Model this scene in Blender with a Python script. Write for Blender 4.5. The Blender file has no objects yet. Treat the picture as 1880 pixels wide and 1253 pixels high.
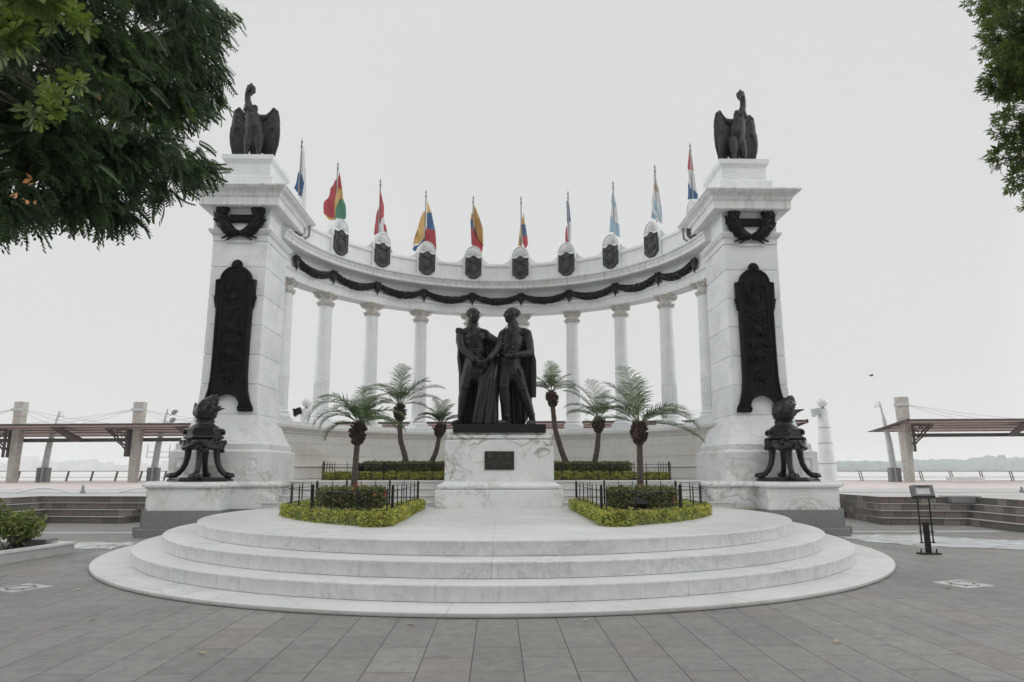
import bpy, bmesh, math, random
import numpy as np
from mathutils import Vector, Matrix, noise as mnoise
sc = bpy.context.scene
C = sc.collection
R = math.radians

# ---------------------------------------------------------------- camera
cam = bpy.data.cameras.new('camera'); cam_o = bpy.data.objects.new('camera', cam); C.objects.link(cam_o)
cam.sensor_width = 36.0; cam.lens = 36.0*1260/1880; cam.clip_end = 9000; cam.clip_start = 0.05
P, YAW = math.atan(236.5/1260), R(1.2)
cam_o.location = (0, 0, 1.6)
cam_o.rotation_euler = (math.pi/2+P, 0, -YAW)
sc.camera = cam_o

# ---------------------------------------------------------------- sky and sun
w = bpy.data.worlds.new('World'); sc.world = w; w.use_nodes = True
nt = w.node_tree; nt.nodes.clear()
def N(t, typ, **kw):
    n = t.nodes.new(typ)
    for k, v in kw.items():
        if k.startswith('i_'): n.inputs[k[2:].replace('_', ' ')].default_value = v
        else: setattr(n, k, v)
    return n
def LK(t, a, b): t.links.new(a, b)
SUN_EL, SUN_AZ = R(52), R(158)       # azimuth measured from +Y towards +X
out = N(nt, 'ShaderNodeOutputWorld'); bg = N(nt, 'ShaderNodeBackground'); bg.inputs['Strength'].default_value = 0.1
sky = N(nt, 'ShaderNodeTexSky'); sky.sky_type = 'NISHITA'; sky.sun_disc = False
sky.sun_elevation = SUN_EL; sky.sun_rotation = SUN_AZ; sky.dust_density = 5
tc = N(nt, 'ShaderNodeTexCoord'); sep = N(nt, 'ShaderNodeSeparateXYZ'); LK(nt, tc.outputs['Generated'], sep.inputs[0])
zr = N(nt, 'ShaderNodeMapRange'); zr.interpolation_type = 'SMOOTHSTEP'
zr.inputs['From Min'].default_value = 0.6; zr.inputs['From Max'].default_value = 0.95
zr.inputs['To Min'].default_value = 1.0; zr.inputs['To Max'].default_value = 1.08
LK(nt, sep.outputs['Z'], zr.inputs['Value'])
ax = N(nt, 'ShaderNodeMath', operation='ABSOLUTE'); LK(nt, sep.outputs['X'], ax.inputs[0])
xr = N(nt, 'ShaderNodeMapRange'); xr.interpolation_type = 'SMOOTHSTEP'      # unseen side sky brightened, added to light the pylons' inner faces
xr.inputs['From Min'].default_value = 0.58; xr.inputs['From Max'].default_value = 0.92
xr.inputs['To Min'].default_value = 1.0; xr.inputs['To Max'].default_value = 3.3
LK(nt, ax.outputs[0], xr.inputs['Value'])
yr0 = N(nt, 'ShaderNodeMapRange'); yr0.interpolation_type = 'SMOOTHSTEP'
yr0.inputs['From Min'].default_value = -0.9; yr0.inputs['From Max'].default_value = 0.2
yr0.inputs['To Min'].default_value = 0.74; yr0.inputs['To Max'].default_value = 1.0
LK(nt, sep.outputs['Y'], yr0.inputs['Value'])
yr = N(nt, 'ShaderNodeMath', operation='MULTIPLY'); LK(nt, xr.outputs[0], yr.inputs[0]); LK(nt, yr0.outputs[0], yr.inputs[1])
cn = N(nt, 'ShaderNodeTexNoise'); cn.inputs['Scale'].default_value = 2.2; cn.inputs['Detail'].default_value = 4
LK(nt, tc.outputs['Generated'], cn.inputs['Vector'])
cr = N(nt, 'ShaderNodeMapRange'); cr.inputs['To Min'].default_value = 0.965; cr.inputs['To Max'].default_value = 1.035
LK(nt, cn.outputs['Fac'], cr.inputs['Value'])
m1 = N(nt, 'ShaderNodeMath', operation='MULTIPLY'); LK(nt, zr.outputs[0], m1.inputs[0]); LK(nt, yr.outputs[0], m1.inputs[1])
m2 = N(nt, 'ShaderNodeMath', operation='MULTIPLY'); LK(nt, m1.outputs[0], m2.inputs[0]); LK(nt, cr.outputs[0], m2.inputs[1])
cl = N(nt, 'ShaderNodeMix', data_type='RGBA', blend_type='MULTIPLY'); cl.inputs[0].default_value = 1
cl.inputs[6].default_value = (7.2, 7.22, 7.2, 1); LK(nt, m2.outputs[0], cl.inputs[7])
mx = N(nt, 'ShaderNodeMix', data_type='RGBA'); mx.inputs[0].default_value = 0.03
LK(nt, cl.outputs[2], mx.inputs[6]); LK(nt, sky.outputs[0], mx.inputs[7])
LK(nt, mx.outputs[2], bg.inputs['Color']); LK(nt, bg.outputs[0], out.inputs[0])
sun = bpy.data.lights.new('sun', 'SUN'); sun.energy = 0.55; sun.angle = R(24); sun.color = (1, .975, .94)
so = bpy.data.objects.new('sun', sun); C.objects.link(so)
sd = Vector((math.sin(SUN_AZ)*math.cos(SUN_EL), math.cos(SUN_AZ)*math.cos(SUN_EL), math.sin(SUN_EL)))
so.rotation_euler = (-sd).to_track_quat('-Z', 'Y').to_euler()
vs = sc.view_settings; vs.view_transform = 'Standard'; vs.look = 'None'; vs.exposure = 0; vs.gamma = 1
sc.cycles.volume_bounces = 2; sc.cycles.max_bounces = 8; sc.cycles.transparent_max_bounces = 16

# ---------------------------------------------------------------- materials
def newmat(name):
    m = bpy.data.materials.new(name); m.use_nodes = True; t = m.node_tree
    b = t.nodes['Principled BSDF']; g = N(t, 'ShaderNodeNewGeometry'); return m, t, b, g.outputs['Position'], g
def ramp(t, src, stops):
    r = N(t, 'ShaderNodeValToRGB'); e = r.color_ramp.elements
    while len(e) < len(stops): e.new(0.5)
    for i, (p, c) in enumerate(stops):
        e[i].position = p; e[i].color = (*c, 1) if len(c) == 3 else c
    LK(t, src, r.inputs[0]); return r.outputs[0]
def noise(t, pos, s, d=4, dist=0, rough=.55):
    n = N(t, 'ShaderNodeTexNoise'); n.inputs['Scale'].default_value = s; n.inputs['Detail'].default_value = d
    n.inputs['Distortion'].default_value = dist; n.inputs['Roughness'].default_value = rough
    LK(t, pos, n.inputs['Vector']); return n.outputs['Fac']
def mixc(t, f, a, b, mode='MIX'):
    n = N(t, 'ShaderNodeMix', data_type='RGBA', blend_type=mode)
    for i, v in ((0, f), (6, a), (7, b)):
        if isinstance(v, (int, float)): n.inputs[i].default_value = v
        elif isinstance(v, tuple): n.inputs[i].default_value = (*v, 1)
        else: LK(t, v, n.inputs[i])
    return n.outputs[2]
def bump(t, b, src, s=.3, d=.01):
    n = N(t, 'ShaderNodeBump'); n.inputs['Strength'].default_value = s; n.inputs['Distance'].default_value = d
    LK(t, src, n.inputs['Height']); LK(t, n.outputs[0], b.inputs['Normal'])
def mapping(t, pos, sc_=(1, 1, 1), rot=(0, 0, 0), loc=(0, 0, 0)):
    n = N(t, 'ShaderNodeMapping'); n.inputs['Scale'].default_value = sc_; n.inputs['Rotation'].default_value = rot
    n.inputs['Location'].default_value = loc; LK(t, pos, n.inputs['Vector']); return n.outputs[0]
def mth(t, op, a, b=None):
    n = N(t, 'ShaderNodeMath', operation=op)
    for i, v in ((0, a), (1, b)):
        if v is None: continue
        if isinstance(v, (int, float)): n.inputs[i].default_value = v
        else: LK(t, v, n.inputs[i])
    return n.outputs[0]

def marble(name, base=(.72, .73, .72), vein=(.42, .42, .41), vs_=.9, vamt=.55, stain=(.50, .44, .36), samt=.25, rough=.45,
           joints=None, loc=(0, 0, 0), streak=0.0, blocks=None, riser_shade=0.0):
    m, t, b, pos, g = newmat(name)
    p = mapping(t, pos, (1, 1, 1.5), (.4, .3, .7), loc)
    a = noise(t, p, vs_*.55, 6, 1.6, .6)
    ridge = mth(t, 'ABSOLUTE', mth(t, 'SUBTRACT', a, .5))
    v1 = ramp(t, ridge, [(0, (1, 1, 1)), (.016, (.35,)*3), (.055, (0, 0, 0))])
    a2 = noise(t, p, vs_*2.4, 5, 2.2, .6)
    r2 = mth(t, 'ABSOLUTE', mth(t, 'SUBTRACT', a2, .5))
    v2 = ramp(t, r2, [(0, (.5,)*3), (.02, (.1,)*3), (.05, (0, 0, 0))])
    mask = ramp(t, noise(t, p, .45, 2), [(.42, (.1,)*3), (.62, (1, 1, 1))])
    vv = mth(t, 'MULTIPLY', mth(t, 'MULTIPLY', mth(t, 'ADD', v1, v2), mask), vamt)
    cloud = ramp(t, noise(t, p, 1.3, 5), [(.3, (.90, .91, .92)), (.7, (1.04, 1.03, 1.01))])
    c = mixc(t, 1.0, base, cloud, 'MULTIPLY')
    c = mixc(t, vv, c, vein)
    st = ramp(t, noise(t, pos, .8, 6, .6, .7), [(.52, (0, 0, 0)), (.75, (1, 1, 1))])
    c = mixc(t, mth(t, 'MULTIPLY', st, samt), c, stain)
    if blocks:        # each cut block has a slightly different tone
        sn = N(t, 'ShaderNodeVectorMath', operation='SNAP'); sn.inputs[1].default_value = blocks; LK(t, mapping(t, pos, loc=(.3, .4, -.59)), sn.inputs[0])
        wn = N(t, 'ShaderNodeTexWhiteNoise', noise_dimensions='3D'); LK(t, sn.outputs[0], wn.inputs['Vector'])
        c = mixc(t, 1.0, c, ramp(t, wn.outputs['Value'], [(0, (.93, .93, .925)), (.5, (.985, .985, .985)), (1, (1.03, 1.03, 1.03))]), 'MULTIPLY')
    if streak:
        ps = mapping(t, pos, (9, 9, .35))
        s2 = ramp(t, noise(t, ps, 1.0, 4, .2), [(.5, (0, 0, 0)), (.72, (1, 1, 1))])
        c = mixc(t, mth(t, 'MULTIPLY', s2, streak), c, (.36, .33, .29))
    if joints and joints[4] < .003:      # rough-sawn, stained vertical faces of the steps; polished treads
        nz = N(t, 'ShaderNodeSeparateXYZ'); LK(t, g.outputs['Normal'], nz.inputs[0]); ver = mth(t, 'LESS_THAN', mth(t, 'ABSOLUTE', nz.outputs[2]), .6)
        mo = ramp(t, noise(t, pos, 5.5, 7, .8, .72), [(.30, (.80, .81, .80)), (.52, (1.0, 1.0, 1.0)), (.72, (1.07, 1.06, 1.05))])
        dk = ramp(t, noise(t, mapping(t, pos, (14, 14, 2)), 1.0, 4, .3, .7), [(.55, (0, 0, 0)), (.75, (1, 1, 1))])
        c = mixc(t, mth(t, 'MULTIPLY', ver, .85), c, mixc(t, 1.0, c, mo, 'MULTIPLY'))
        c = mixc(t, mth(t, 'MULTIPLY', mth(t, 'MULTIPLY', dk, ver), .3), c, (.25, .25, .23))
        c = mixc(t, mth(t, 'MULTIPLY', ver, riser_shade), c, (.22, .22, .205))  # extra dark tone on the lowest riser, painted in for the shadow there
    fine = ramp(t, noise(t, pos, 38, 4, 0, .7), [(.35, (.955,)*3), (.65, (1.03,)*3)])
    c = mixc(t, 1.0, c, fine, 'MULTIPLY')
    if joints:
        cx, cy, n, off, wd = joints
        s = N(t, 'ShaderNodeSeparateXYZ'); LK(t, pos, s.inputs[0])
        dx = mth(t, 'SUBTRACT', s.outputs[0], cx); dy = mth(t, 'SUBTRACT', s.outputs[1], cy)
        an = mth(t, 'ARCTAN2', dx, dy)
        fr = mth(t, 'FRACT', mth(t, 'ADD', mth(t, 'MULTIPLY', an, n/(2*math.pi)), off))
        j = mth(t, 'LESS_THAN', fr, wd)
        c = mixc(t, mth(t, 'MULTIPLY', j, .62), c, (.16, .15, .14))
    LK(t, c, b.inputs['Base Color'])
    rr = N(t, 'ShaderNodeMapRange'); rr.inputs['To Min'].default_value = rough-.1; rr.inputs['To Max'].default_value = rough+.15
    LK(t, noise(t, pos, 6, 4), rr.inputs['Value']); LK(t, rr.outputs[0], b.inputs['Roughness'])
    bump(t, b, noise(t, pos, 25, 5), .12, .01)
    return m

def simple(name, col, rough=.6, metal=0, var=.25, scale=6, bs=.3, bd=.01, bscale=None, col2=None, spec=None, trans=None):
    m, t, b, pos, g = newmat(name)
    c2 = col2 or tuple(x*(1-var) for x in col)
    c = mixc(t, ramp(t, noise(t, pos, scale, 5, .4), [(.35, (0, 0, 0)), (.65, (1, 1, 1))]), c2, tuple(min(1, x*(1+var*.5)) for x in col))
    LK(t, c, b.inputs['Base Color']); b.inputs['Roughness'].default_value = rough; b.inputs['Metallic'].default_value = metal
    if spec is not None: b.inputs['Specular IOR Level'].default_value = spec
    if bs: bump(t, b, noise(t, pos, bscale or scale*4, 5), bs, bd)
    if trans:
        tr = N(t, 'ShaderNodeBsdfTranslucent'); LK(t, c, tr.inputs[0]); ad = N(t, 'ShaderNodeMixShader'); ad.inputs[0].default_value = trans
        LK(t, b.outputs[0], ad.inputs[1]); LK(t, tr.outputs[0], ad.inputs[2]); LK(t, ad.outputs[0], t.nodes['Material Output'].inputs[0])
    return m
def leafmat(name, dark, light, trans=.25, rough=.5, s=3.0, third=None):
    m, t, b, pos, g = newmat(name)
    wn = N(t, 'ShaderNodeTexWhiteNoise', noise_dimensions='3D')
    sn = N(t, 'ShaderNodeVectorMath', operation='SNAP'); sn.inputs[1].default_value = (.05,)*3
    LK(t, pos, sn.inputs[0]); LK(t, sn.outputs[0], wn.inputs['Vector'])
    f = mth(t, 'ADD', mth(t, 'MULTIPLY', noise(t, pos, s, 3), .8), mth(t, 'MULTIPLY', wn.outputs['Value'], .35))
    stops = [(.35, dark), (.75, light)]
    if third: stops.append((.9, third))
    c = ramp(t, f, stops); LK(t, c, b.inputs['Base Color']); b.inputs['Roughness'].default_value = rough
    tr = N(t, 'ShaderNodeBsdfTranslucent'); LK(t, c, tr.inputs[0]); ad = N(t, 'ShaderNodeMixShader'); ad.inputs[0].default_value = trans
    LK(t, b.outputs[0], ad.inputs[1]); LK(t, tr.outputs[0], ad.inputs[2]); LK(t, ad.outputs[0], t.nodes['Material Output'].inputs[0])
    return m

M = {}
CX0, CY0 = 0.0, 15.57
for k, (n_, off) in enumerate(((13, .35), (14, .77), (13, .48), (15, .48))):
    M['step%d' % k] = marble('step_marble_%d' % k, (.635, .65, .65), (.38, .39, .38), 1.5, .58, (.42, .405, .37), .28, .36, (CX0, CY0, n_, off, .0022), (k*7, 3, 0), riser_shade=(.45 if k == 0 else 0.0))
M['marble'] = marble('white_marble', (.78, .805, .82), (.5, .5, .49), .9, .5, (.5, .46, .40), .24, .5, blocks=(40, 40, .835), streak=.07)
M['entab'] = marble('entablature_marble', (.77, .79, .805), (.5, .5, .49), .9, .22, (.45, .42, .37), .2, .5, (-.05, 19.39, 30, .15, .0032), streak=.22)
M['cornice'] = marble('cornice_marble', (.75, .765, .77), (.5, .5, .49), .9, .2, (.40, .37, .32), .3, .5, streak=.55)
M['veined'] = marble('veined_marble', (.75, .77, .775), (.40, .37, .34), 1.1, 1.0, (.5, .42, .34), .3, .4)
M['plinth'] = marble('plinth_veined_marble', (.75, .77, .775), (.33, .30, .27), 1.9, 1.45, (.5, .42, .34), .35, .4)
M['wall'] = marble('wall_marble', (.60, .59, .565), (.42, .39, .34), 1.0, .4, (.42, .34, .25), .6, .5, (-.05, 19.39, 30, .2, .004), streak=.18)
M['treads'] = marble('terrace_step_marble', (.62, .63, .62), (.4, .4, .39), 1.2, .4, (.4, .37, .31), .4, .45)
M['column'] = marble('column_marble', (.78, .80, .815), (.6, .6, .6), .9, .2, (.5, .46, .40), .12, .5, streak=.08)
M['capital'] = marble('capital_marble', (.60, .58, .54), (.4, .38, .34), 3, .3, (.33, .29, .23), .6, .6)

def bronze(name, c1, c2, rough=.36, metal=.35, spec=.2):
    m, t, b, pos, g = newmat(name)
    f = ramp(t, noise(t, pos, 4, 6, .5), [(.35, (0, 0, 0)), (.7, (1, 1, 1))])
    LK(t, mixc(t, f, c1, c2), b.inputs['Base Color']); b.inputs['Metallic'].default_value = metal
    rr = N(t, 'ShaderNodeMapRange'); rr.inputs['To Min'].default_value = rough-.1; rr.inputs['To Max'].default_value = rough+.2
    LK(t, noise(t, pos, 9, 5), rr.inputs['Value']); LK(t, rr.outputs[0], b.inputs['Roughness'])
    b.inputs['Specular IOR Level'].default_value = spec; bump(t, b, noise(t, pos, 30, 6, .3, .65), .35, .012); return m
M['bronze'] = bronze('dark_bronze', (.003, .003, .003), (.010, .0105, .0095), .30, 0, .42)
M['bronze_relief'] = bronze('relief_bronze', (.004, .004, .004), (.009, .009, .0085), .40, 0, .15)
M['bronze_hazed'] = bronze('hazed_bronze', (.006, .0065, .0065), (.024, .026, .026), .40, 0, .4)  # paler bronze for the condors, a veil of haze put into the colour
M['bronze_shield'] = bronze('shield_bronze', (.04, .043, .045), (.085, .09, .092), .55, 0, .3)
M['granite_dark'] = simple('black_granite', (.014, .014, .014), .4, 0, .6, 60, .05, spec=.25)
M['granite_grey'] = simple('grey_granite', (.20, .205, .21), .6, 0, .25, 40, .1)
M['iron'] = simple('black_iron', (.009, .009, .010), .45, 0, .3, 20, .1, spec=.3)

# plaza paving: slabs in columns running away from the camera
def paving(name, w_, l_, cols, mortar=(.035, .035, .033), rot=math.pi/2, msz=.0048, wet=True):
    m, t, b, pos, g = newmat(name)
    wob = N(t, 'ShaderNodeVectorMath', operation='ADD'); LK(t, pos, wob.inputs[0])
    p = mapping(t, pos, (1, 1, 1), (0, 0, rot), (.13, .21, 0))
    br = N(t, 'ShaderNodeTexBrick'); LK(t, p, br.inputs['Vector'])
    br.offset = .43; br.offset_frequency = 2; br.squash = 1
    for k_, v_ in (('Color1', (0, 0, 0, 1)), ('Color2', (1, 1, 1, 1)), ('Mortar', (.5, .5, .5, 1)), ('Scale', 1.0), ('Mortar Size', msz), ('Mortar Smooth', .2), ('Bias', 0.0), ('Brick Width', l_), ('Row Height', w_)):
        br.inputs[k_].default_value = v_
    c = ramp(t, br.outputs['Color'], cols)
    gr = ramp(t, noise(t, pos, 70, 6, 0, .8), [(.3, (.68,)*3), (.7, (1.25,)*3)])
    c = mixc(t, 1.0, c, gr, 'MULTIPLY')
    c = mixc(t, 1.0, c, ramp(t, noise(t, pos, 7, 6, .4, .75), [(.3, (.76,)*3), (.7, (1.2,)*3)]), 'MULTIPLY')
    gum = ramp(t, noise(t, pos, 5.5, 1), [(.78, (0, 0, 0)), (.80, (1, 1, 1))]); c = mixc(t, mth(t, 'MULTIPLY', gum, .5), c, (.10, .10, .095))
    big = ramp(t, noise(t, pos, .35, 5, .5), [(.3, (.88, .88, .88)), (.7, (1.1, 1.1, 1.09))])
    c = mixc(t, 1.0, c, big, 'MULTIPLY')
    sp = ramp(t, noise(t, pos, 3.2, 6, .3, .75), [(.60, (0, 0, 0)), (.75, (1, 1, 1))])
    c = mixc(t, mth(t, 'MULTIPLY', sp, .35), c, (.30, .295, .285))
    c = mixc(t, mth(t, 'MULTIPLY', br.outputs['Fac'], .95), c, mortar)
    LK(t, c, b.inputs['Base Color'])
    rr = N(t, 'ShaderNodeMapRange'); rr.inputs['To Min'].default_value = .42; rr.inputs['To Max'].default_value = .75
    LK(t, noise(t, pos, 1.5, 5), rr.inputs['Value']); LK(t, rr.outputs[0], b.inputs['Roughness'])
    h = mth(t, 'SUBTRACT', mth(t, 'MULTIPLY', noise(t, pos, 60, 5), .3), br.outputs['Fac'])
    bump(t, b, h, .5, .006)
    return m
M['plaza'] = paving('plaza_slabs', .43, .78, [(0, (.205, .204, .194)), (.4, (.222, .221, .21)), (.7, (.24, .239, .228)), (.88, (.23, .212, .203)), (1, (.262, .26, .248))])
M['prom'] = paving('promenade_paving', .6, .6, [(0, (.66, .55, .52)), (.5, (.70, .63, .61)), (1, (.74, .70, .68))], (.4, .34, .31), 0)
M['prom_grey'] = paving('promenade_edge_paving', .6, 1.2, [(0, (.52, .52, .52)), (.5, (.56, .56, .56)), (1, (.60, .60, .60))], (.3, .3, .29), 0)
def stepmat():
    m, t, b, pos, g = newmat('stone_step')
    s = N(t, 'ShaderNodeSeparateXYZ'); LK(t, pos, s.inputs[0])
    cmb = N(t, 'ShaderNodeCombineXYZ'); LK(t, mth(t, 'ADD', s.outputs[0], mth(t, 'MULTIPLY', s.outputs[1], .97)), cmb.inputs[0]); LK(t, s.outputs[2], cmb.inputs[1])
    br = N(t, 'ShaderNodeTexBrick'); LK(t, cmb.outputs[0], br.inputs['Vector']); br.offset = .37
    for k_, v_ in (('Color1', (0, 0, 0, 1)), ('Color2', (1, 1, 1, 1)), ('Scale', 1.0), ('Mortar Size', .008), ('Brick Width', .42), ('Row Height', .1925), ('Bias', 0.0)): br.inputs[k_].default_value = v_
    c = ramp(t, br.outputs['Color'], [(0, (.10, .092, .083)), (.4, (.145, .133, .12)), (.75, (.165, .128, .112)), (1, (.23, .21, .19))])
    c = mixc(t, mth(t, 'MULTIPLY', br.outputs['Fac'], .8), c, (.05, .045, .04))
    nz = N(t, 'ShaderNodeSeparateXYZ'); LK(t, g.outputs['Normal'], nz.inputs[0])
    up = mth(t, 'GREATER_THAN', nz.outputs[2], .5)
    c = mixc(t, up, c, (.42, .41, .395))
    gr = ramp(t, noise(t, pos, 20, 5, 0, .75), [(.3, (.8,)*3), (.7, (1.15,)*3)]); c = mixc(t, 1.0, c, gr, 'MULTIPLY')
    LK(t, c, b.inputs['Base Color']); b.inputs['Roughness'].default_value = .7; bump(t, b, noise(t, pos, 40, 5), .3, .006); return m
M['stone_step'] = stepmat()
M['worn'] = simple('worn_pale_paving', (.52, .54, .55), .5, 0, .25, 3.2, .1, col2=(.33, .345, .35))
M['white_line'] = simple('pale_stone_strip', (.50, .50, .49), .6, 0, .2, 3, .1)
M['concrete'] = simple('concrete', (.44, .42, .39), .8, 0, .18, 3, .2, .006)
M['steel_brown'] = simple('brown_painted_steel', (.075, .062, .058), .5, .2, .25, 4, .1)
M['roof_under'] = simple('pinkish_roof_boards', (.52, .41, .385), .6, 0, .25, 5, .1)
M['steel_grey'] = simple('grey_metal', (.30, .31, .31), .45, .5, .2, 5, .1)
M['steel_pale'] = simple('pale_painted_metal', (.50, .55, .56), .5, .1, .1, 3, .05)
M['rail'] = simple('railing_steel', (.16, .17, .18), .5, .4, .2, 3, .05)
M['white_paint'] = simple('white_painted_plaster', (.76, .76, .78), .6, 0, .06, 3, .1)
M['globe'] = simple('opal_globe', (.80, .80, .80), .25, 0, .03, 3, 0)
M['plaque'] = simple('brown_bronze_plaque', (.030, .025, .021), .45, .3, .3, 20, .2)
M['plaque_text'] = simple('worn_brass_letters', (.085, .075, .062), .45, .4, .3, 30, .1)
M['soil'] = simple('soil', (.06, .045, .035), .9, 0, .5, 20, .5)
M['bark'] = simple('bark', (.11, .085, .065), .85, 0, .5, 14, .6, .02)
M['palm_bark'] = simple('palm_bark', (.095, .072, .058), .85, 0, .5, 30, .8, .02)
M['boot'] = simple('dry_palm_boots', (.055, .032, .024), .85, 0, .6, 18, .6, .02)
M['wood_dark'] = simple('dark_twig', (.05, .04, .03), .85, 0, .4, 14, .5)
M['lime'] = leafmat('lime_hedge_leaves', (.12, .17, .03), (.56, .55, .12), .3, .5, 6)
M['hedge'] = leafmat('dark_hedge_leaves', (.04, .07, .025), (.19, .23, .07), .2, .45, 7, (.16, .09, .05))
M['grass'] = leafmat('lawn_blades', (.12, .14, .03), (.27, .28, .07), .2, .6, 5)
M['palm'] = leafmat('palm_leaflets', (.035, .07, .025), (.12, .185, .065), .3, .45, 3, (.15, .21, .08))
M['pinnate'] = leafmat('pinnate_leaves', (.018, .036, .022), (.085, .14, .055), .5, .4, 1.7, (.20, .30, .06))
M['broad'] = leafmat('broad_leaves', (.05, .09, .015), (.17, .25, .035), .35, .4, 3)
M['ficus'] = leafmat('small_glossy_leaves', (.045, .08, .022), (.15, .21, .05), .5, .35, 1.6, (.13, .17, .05))
M['shrub'] = leafmat('shrub_leaves', (.06, .10, .02), (.22, .27, .06), .25, .45, 3.5)
M['red_leaf'] = leafmat('dark_red_leaves', (.07, .015, .015), (.16, .04, .035), .2, .5, 6)
M['flower_r'] = simple('red_flower', (.55, .03, .04), .5, 0, .2, 20, 0)
M['flower_o'] = simple('orange_flower', (.60, .27, .14), .5, 0, .2, 20, 0)
M['dry_leaf'] = simple('fallen_leaf', (.45, .38, .24), .7, 0, .3, 20, 0)
M['dry_orange'] = simple('orange_dry_leaf', (.42, .19, .06), .6, 0, .3, 20, 0)
for k_, c_ in dict(w=(.72, .74, .74), b=(.09, .17, .32), r=(.46, .10, .115), y=(.66, .46, .20), g=(.12, .29, .20), c=(.38, .53, .62), k=(.10, .09, .07)).items():  # flag colours greyed, with the haze put into the cloth colour
    M['flag_'+k_] = simple('flag_cloth_'+dict(w='white', b='blue', r='red', y='yellow', g='green', c='light_blue', k='dark')[k_], c_, .8, 0, .08, 4, .1, trans=.35)
M['far_green'] = simple('far_tree_green', (.008, .12, .10), .9, 0, .4, .05, 0)
M['far_wall'] = simple('far_town_walls', (.35, .34, .33), .9, 0, .4, .02, 0)
def water():
    m, t, b, pos, g = newmat('river_water')
    b.inputs['Base Color'].default_value = (.74, .72, .69, 1); b.inputs['Roughness'].default_value = .22
    b.inputs['Specular IOR Level'].default_value = .6
    bump(t, b, noise(t, mapping(t, pos, (.4, 1, 1)), 1.5, 4), .03, .02); return m
M['water'] = water()
M['glass_panel'] = simple('pale_panel', (.62, .64, .63), .2, 0, .05, 5, 0)
M['panel_frame'] = simple('grey_panel_frame', (.17, .18, .18), .5, .3, .2, 10, .1)
M['bird'] = simple('dark_feathers', (.03, .03, .03), .7, 0, .2, 10, 0)

# ---------------------------------------------------------------- mesh helpers
ORG = {}
def org(p): return Vector(ORG.get(p.name, (0, 0, 0))) if p else Vector((0, 0, 0))
def tag(o, label=None, cat=None, group=None, kind=None):
    if label: o['label'] = label
    if cat: o['category'] = cat
    if group: o['group'] = group
    if kind: o['kind'] = kind
    return o
def thing(name, loc, label, cat, group=None):
    o = bpy.data.objects.new(name, None); C.objects.link(o); o.location = loc; o.empty_display_size = .2
    ORG[o.name] = tuple(loc); return tag(o, label, cat, group)

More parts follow.
